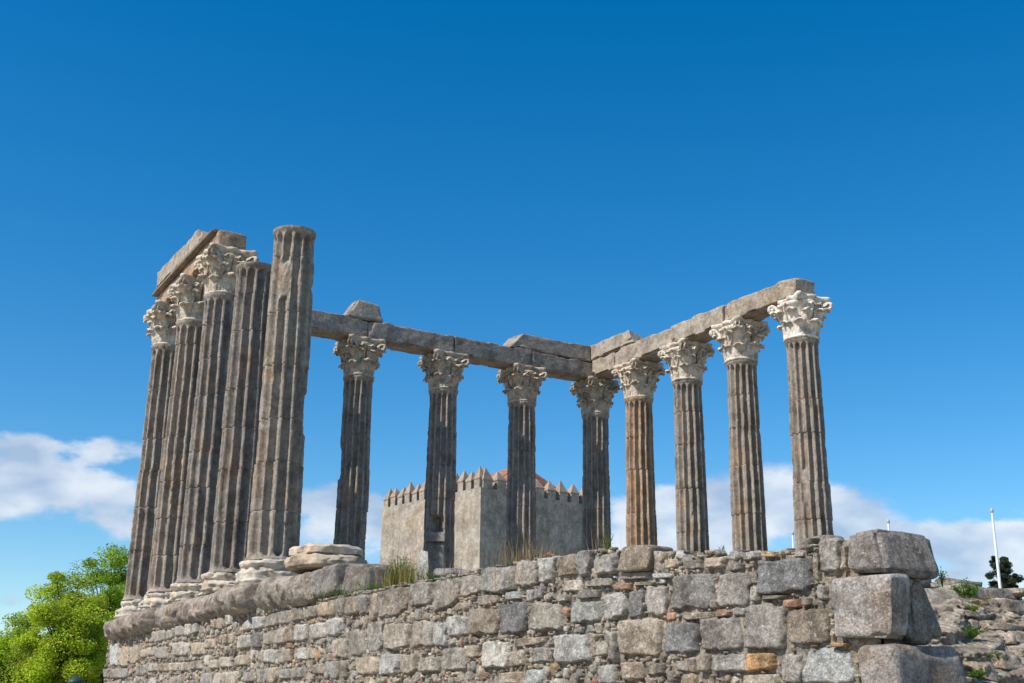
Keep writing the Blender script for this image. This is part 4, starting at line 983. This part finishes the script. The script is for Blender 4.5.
def bush(label, p, h, r, nl, ls, mat, seed, stems=9, name='weed', cat='plant', tint=(1, 1, 1), flowers=0):
    rs = np.random.default_rng(seed)
    t = thing(name, label, cat, 'weeds growing on the ruin', p)
    s_ = MB(); lf = MB(); C = []; nl = int(nl * 1.6); ls = ls * .72
    for i in range(stems):
        a = rs.uniform(0, 6.28); rr = r * rs.uniform(.1, 1); hh = h * rs.uniform(.5, 1) * (1 - .35 * rr / r)
        e = np.array([math.cos(a) * rr, math.sin(a) * rr, hh]); pts = [np.array([0, 0, -.03]) + e * [.3, .3, 0] * 0, e * [.45, .45, .5], e]
        tube(s_, pts, [.005, .004, .002], 4)
        m = nl // stems; q = rs.uniform(.15, 1, (m, 1)); C.append(e * [.45, .45, .5] * 2 * np.minimum(q, .5) + (e - e * [.45, .45, .5]) * 2 * np.maximum(q - .5, 0) + rs.normal(size=(m, 3)) * .022 * (h / .3) ** .5)
    sub = MB(); leaves(sub, np.vstack(C), None, ls, rs); lf.add(sub.V[0], np.array(sub.F), sub.C[0] * np.asarray(tint))
    s_.build('stem', M_WEED, t); lf.build('foliage', mat, t)
    if flowers:
        f = MB(); sub = MB(); leaves(sub, np.vstack(C)[rs.integers(0, len(np.vstack(C)), flowers)] + [0, 0, .02], None, ls * .6, rs); f.add(sub.V[0], np.array(sub.F), sub.C[0]); tag(f.build('flower', M_FLOWER, t), kind='stuff')
    return t
YV = -.5
p1 = onY(400, 586, YV)
bush('leafy green weeds with yellow flowers behind the wall top, right of the dark block', p1 - (0, 0, .0), .42, .30, 1500, .014, M_WEED, 31, 30, flowers=60)
tuft('yellowing grass clump in the middle of the green weeds on the podium', onY(405, 585, YV), .36, .30, 420, flat_mat('ochre_grass', (.24, .2, .05), .8, var=.3), 32)
bush('green weed spilling beside the pale shard on the podium', onY(432, 580, -.4) - (0, 0, .03), .14, .22, 500, .012, M_WEED, 33, 14)
bush('tall thin weed rising in front of the pale left side of the tower', onY(397, 584, -.1), .60, .16, 150, .015, M_WEED, 34, 5, tint=(.6, .6, .6))
tuft('dry brown grass on the wall top in front of the tower', onY(515, 563, -.55), .34, .34, 90, M_DRY, 35, wid=.004)
tuft('dry brown grass on the wall top just left of the dark column by the tower', onY(538, 558, -.5), .27, .26, 60, M_DRY, 36, wid=.004)
tuft('dry grass stalks at the foot of the patched column', onY(452, 575, -.4), .30, .16, 26, M_DRY, 37, wid=.003)
tuft('two tall bare stalks in front of the dark side of the tower', onY(499, 565, -.5), .50, .06, 3, M_DRY, 38, wid=.003, lean=.5)
tuft('sparse dry stalks at the foot of the temple corner column', onY(600, 553, -.6), .35, .22, 24, M_DRY, 39, wid=.003)
bush('thin green weed between the corner column and the orange brown column', onY(607, 553, -.6), .33, .10, 130, .010, M_WEED, 40, 5)
bush('small sprig growing on the wall top between the second and third right hand columns', onY(722, 553, -.6), .08, .05, 40, .008, M_WEED, 41, 4)
tuft('short green grass along the wall top below the dark block', onY(352, 592, -.72), .07, .55, 260, M_WEED, 42, lean=.9, wid=.005)
tuft('short green grass along the wall top at the left of the pale shard', onY(385, 585, -.70), .06, .45, 200, M_WEED, 43, lean=.9, wid=.005)
q = onramp(966, 600); bush('bright green weed at the top of the ruined stair', q, .20, .13, 900, .016, M_WEED, 44, 18, tint=(1.4, 1.3, 1))
q = onramp(979, 604); tuft('pale dry grass beside the boulder on the ruined stair', q, .15, .10, 90, M_DRY, 45, wid=.004)
for k, (px, py, hh, r, lab) in enumerate([(962, 636, .10, .16, 'wide green weed patch on the upper steps of the ruined stair'), (984, 660, .08, .08, 'small round green weed on the lower steps of the ruined stair'), (962, 612, .09, .07, 'thin green weed on the ruined stair under the flat stone'), (967, 678, .08, .08, 'green weed at the foot of the ruined stair beside the corner block')]):
    q = onramp(px, py) + (.10, 0, 0); bush(lab, q, hh * .8, r, 500, .011, M_WEED, 50 + k, 16, tint=(1.2, 1.15, 1))
bush('thin green weed hanging behind the large corner block', onX(942, 583, 23.1), .14, .05, 120, .011, M_WEED, 60, 5, tint=(.6, .7, .7))
bush('small leafy sprout behind the bare column base', onY(302, 553, .6) - (0, 0, .12), .16, .1, 140, .014, M_WEED, 61, 6)

scene.render.engine = 'CYCLES'
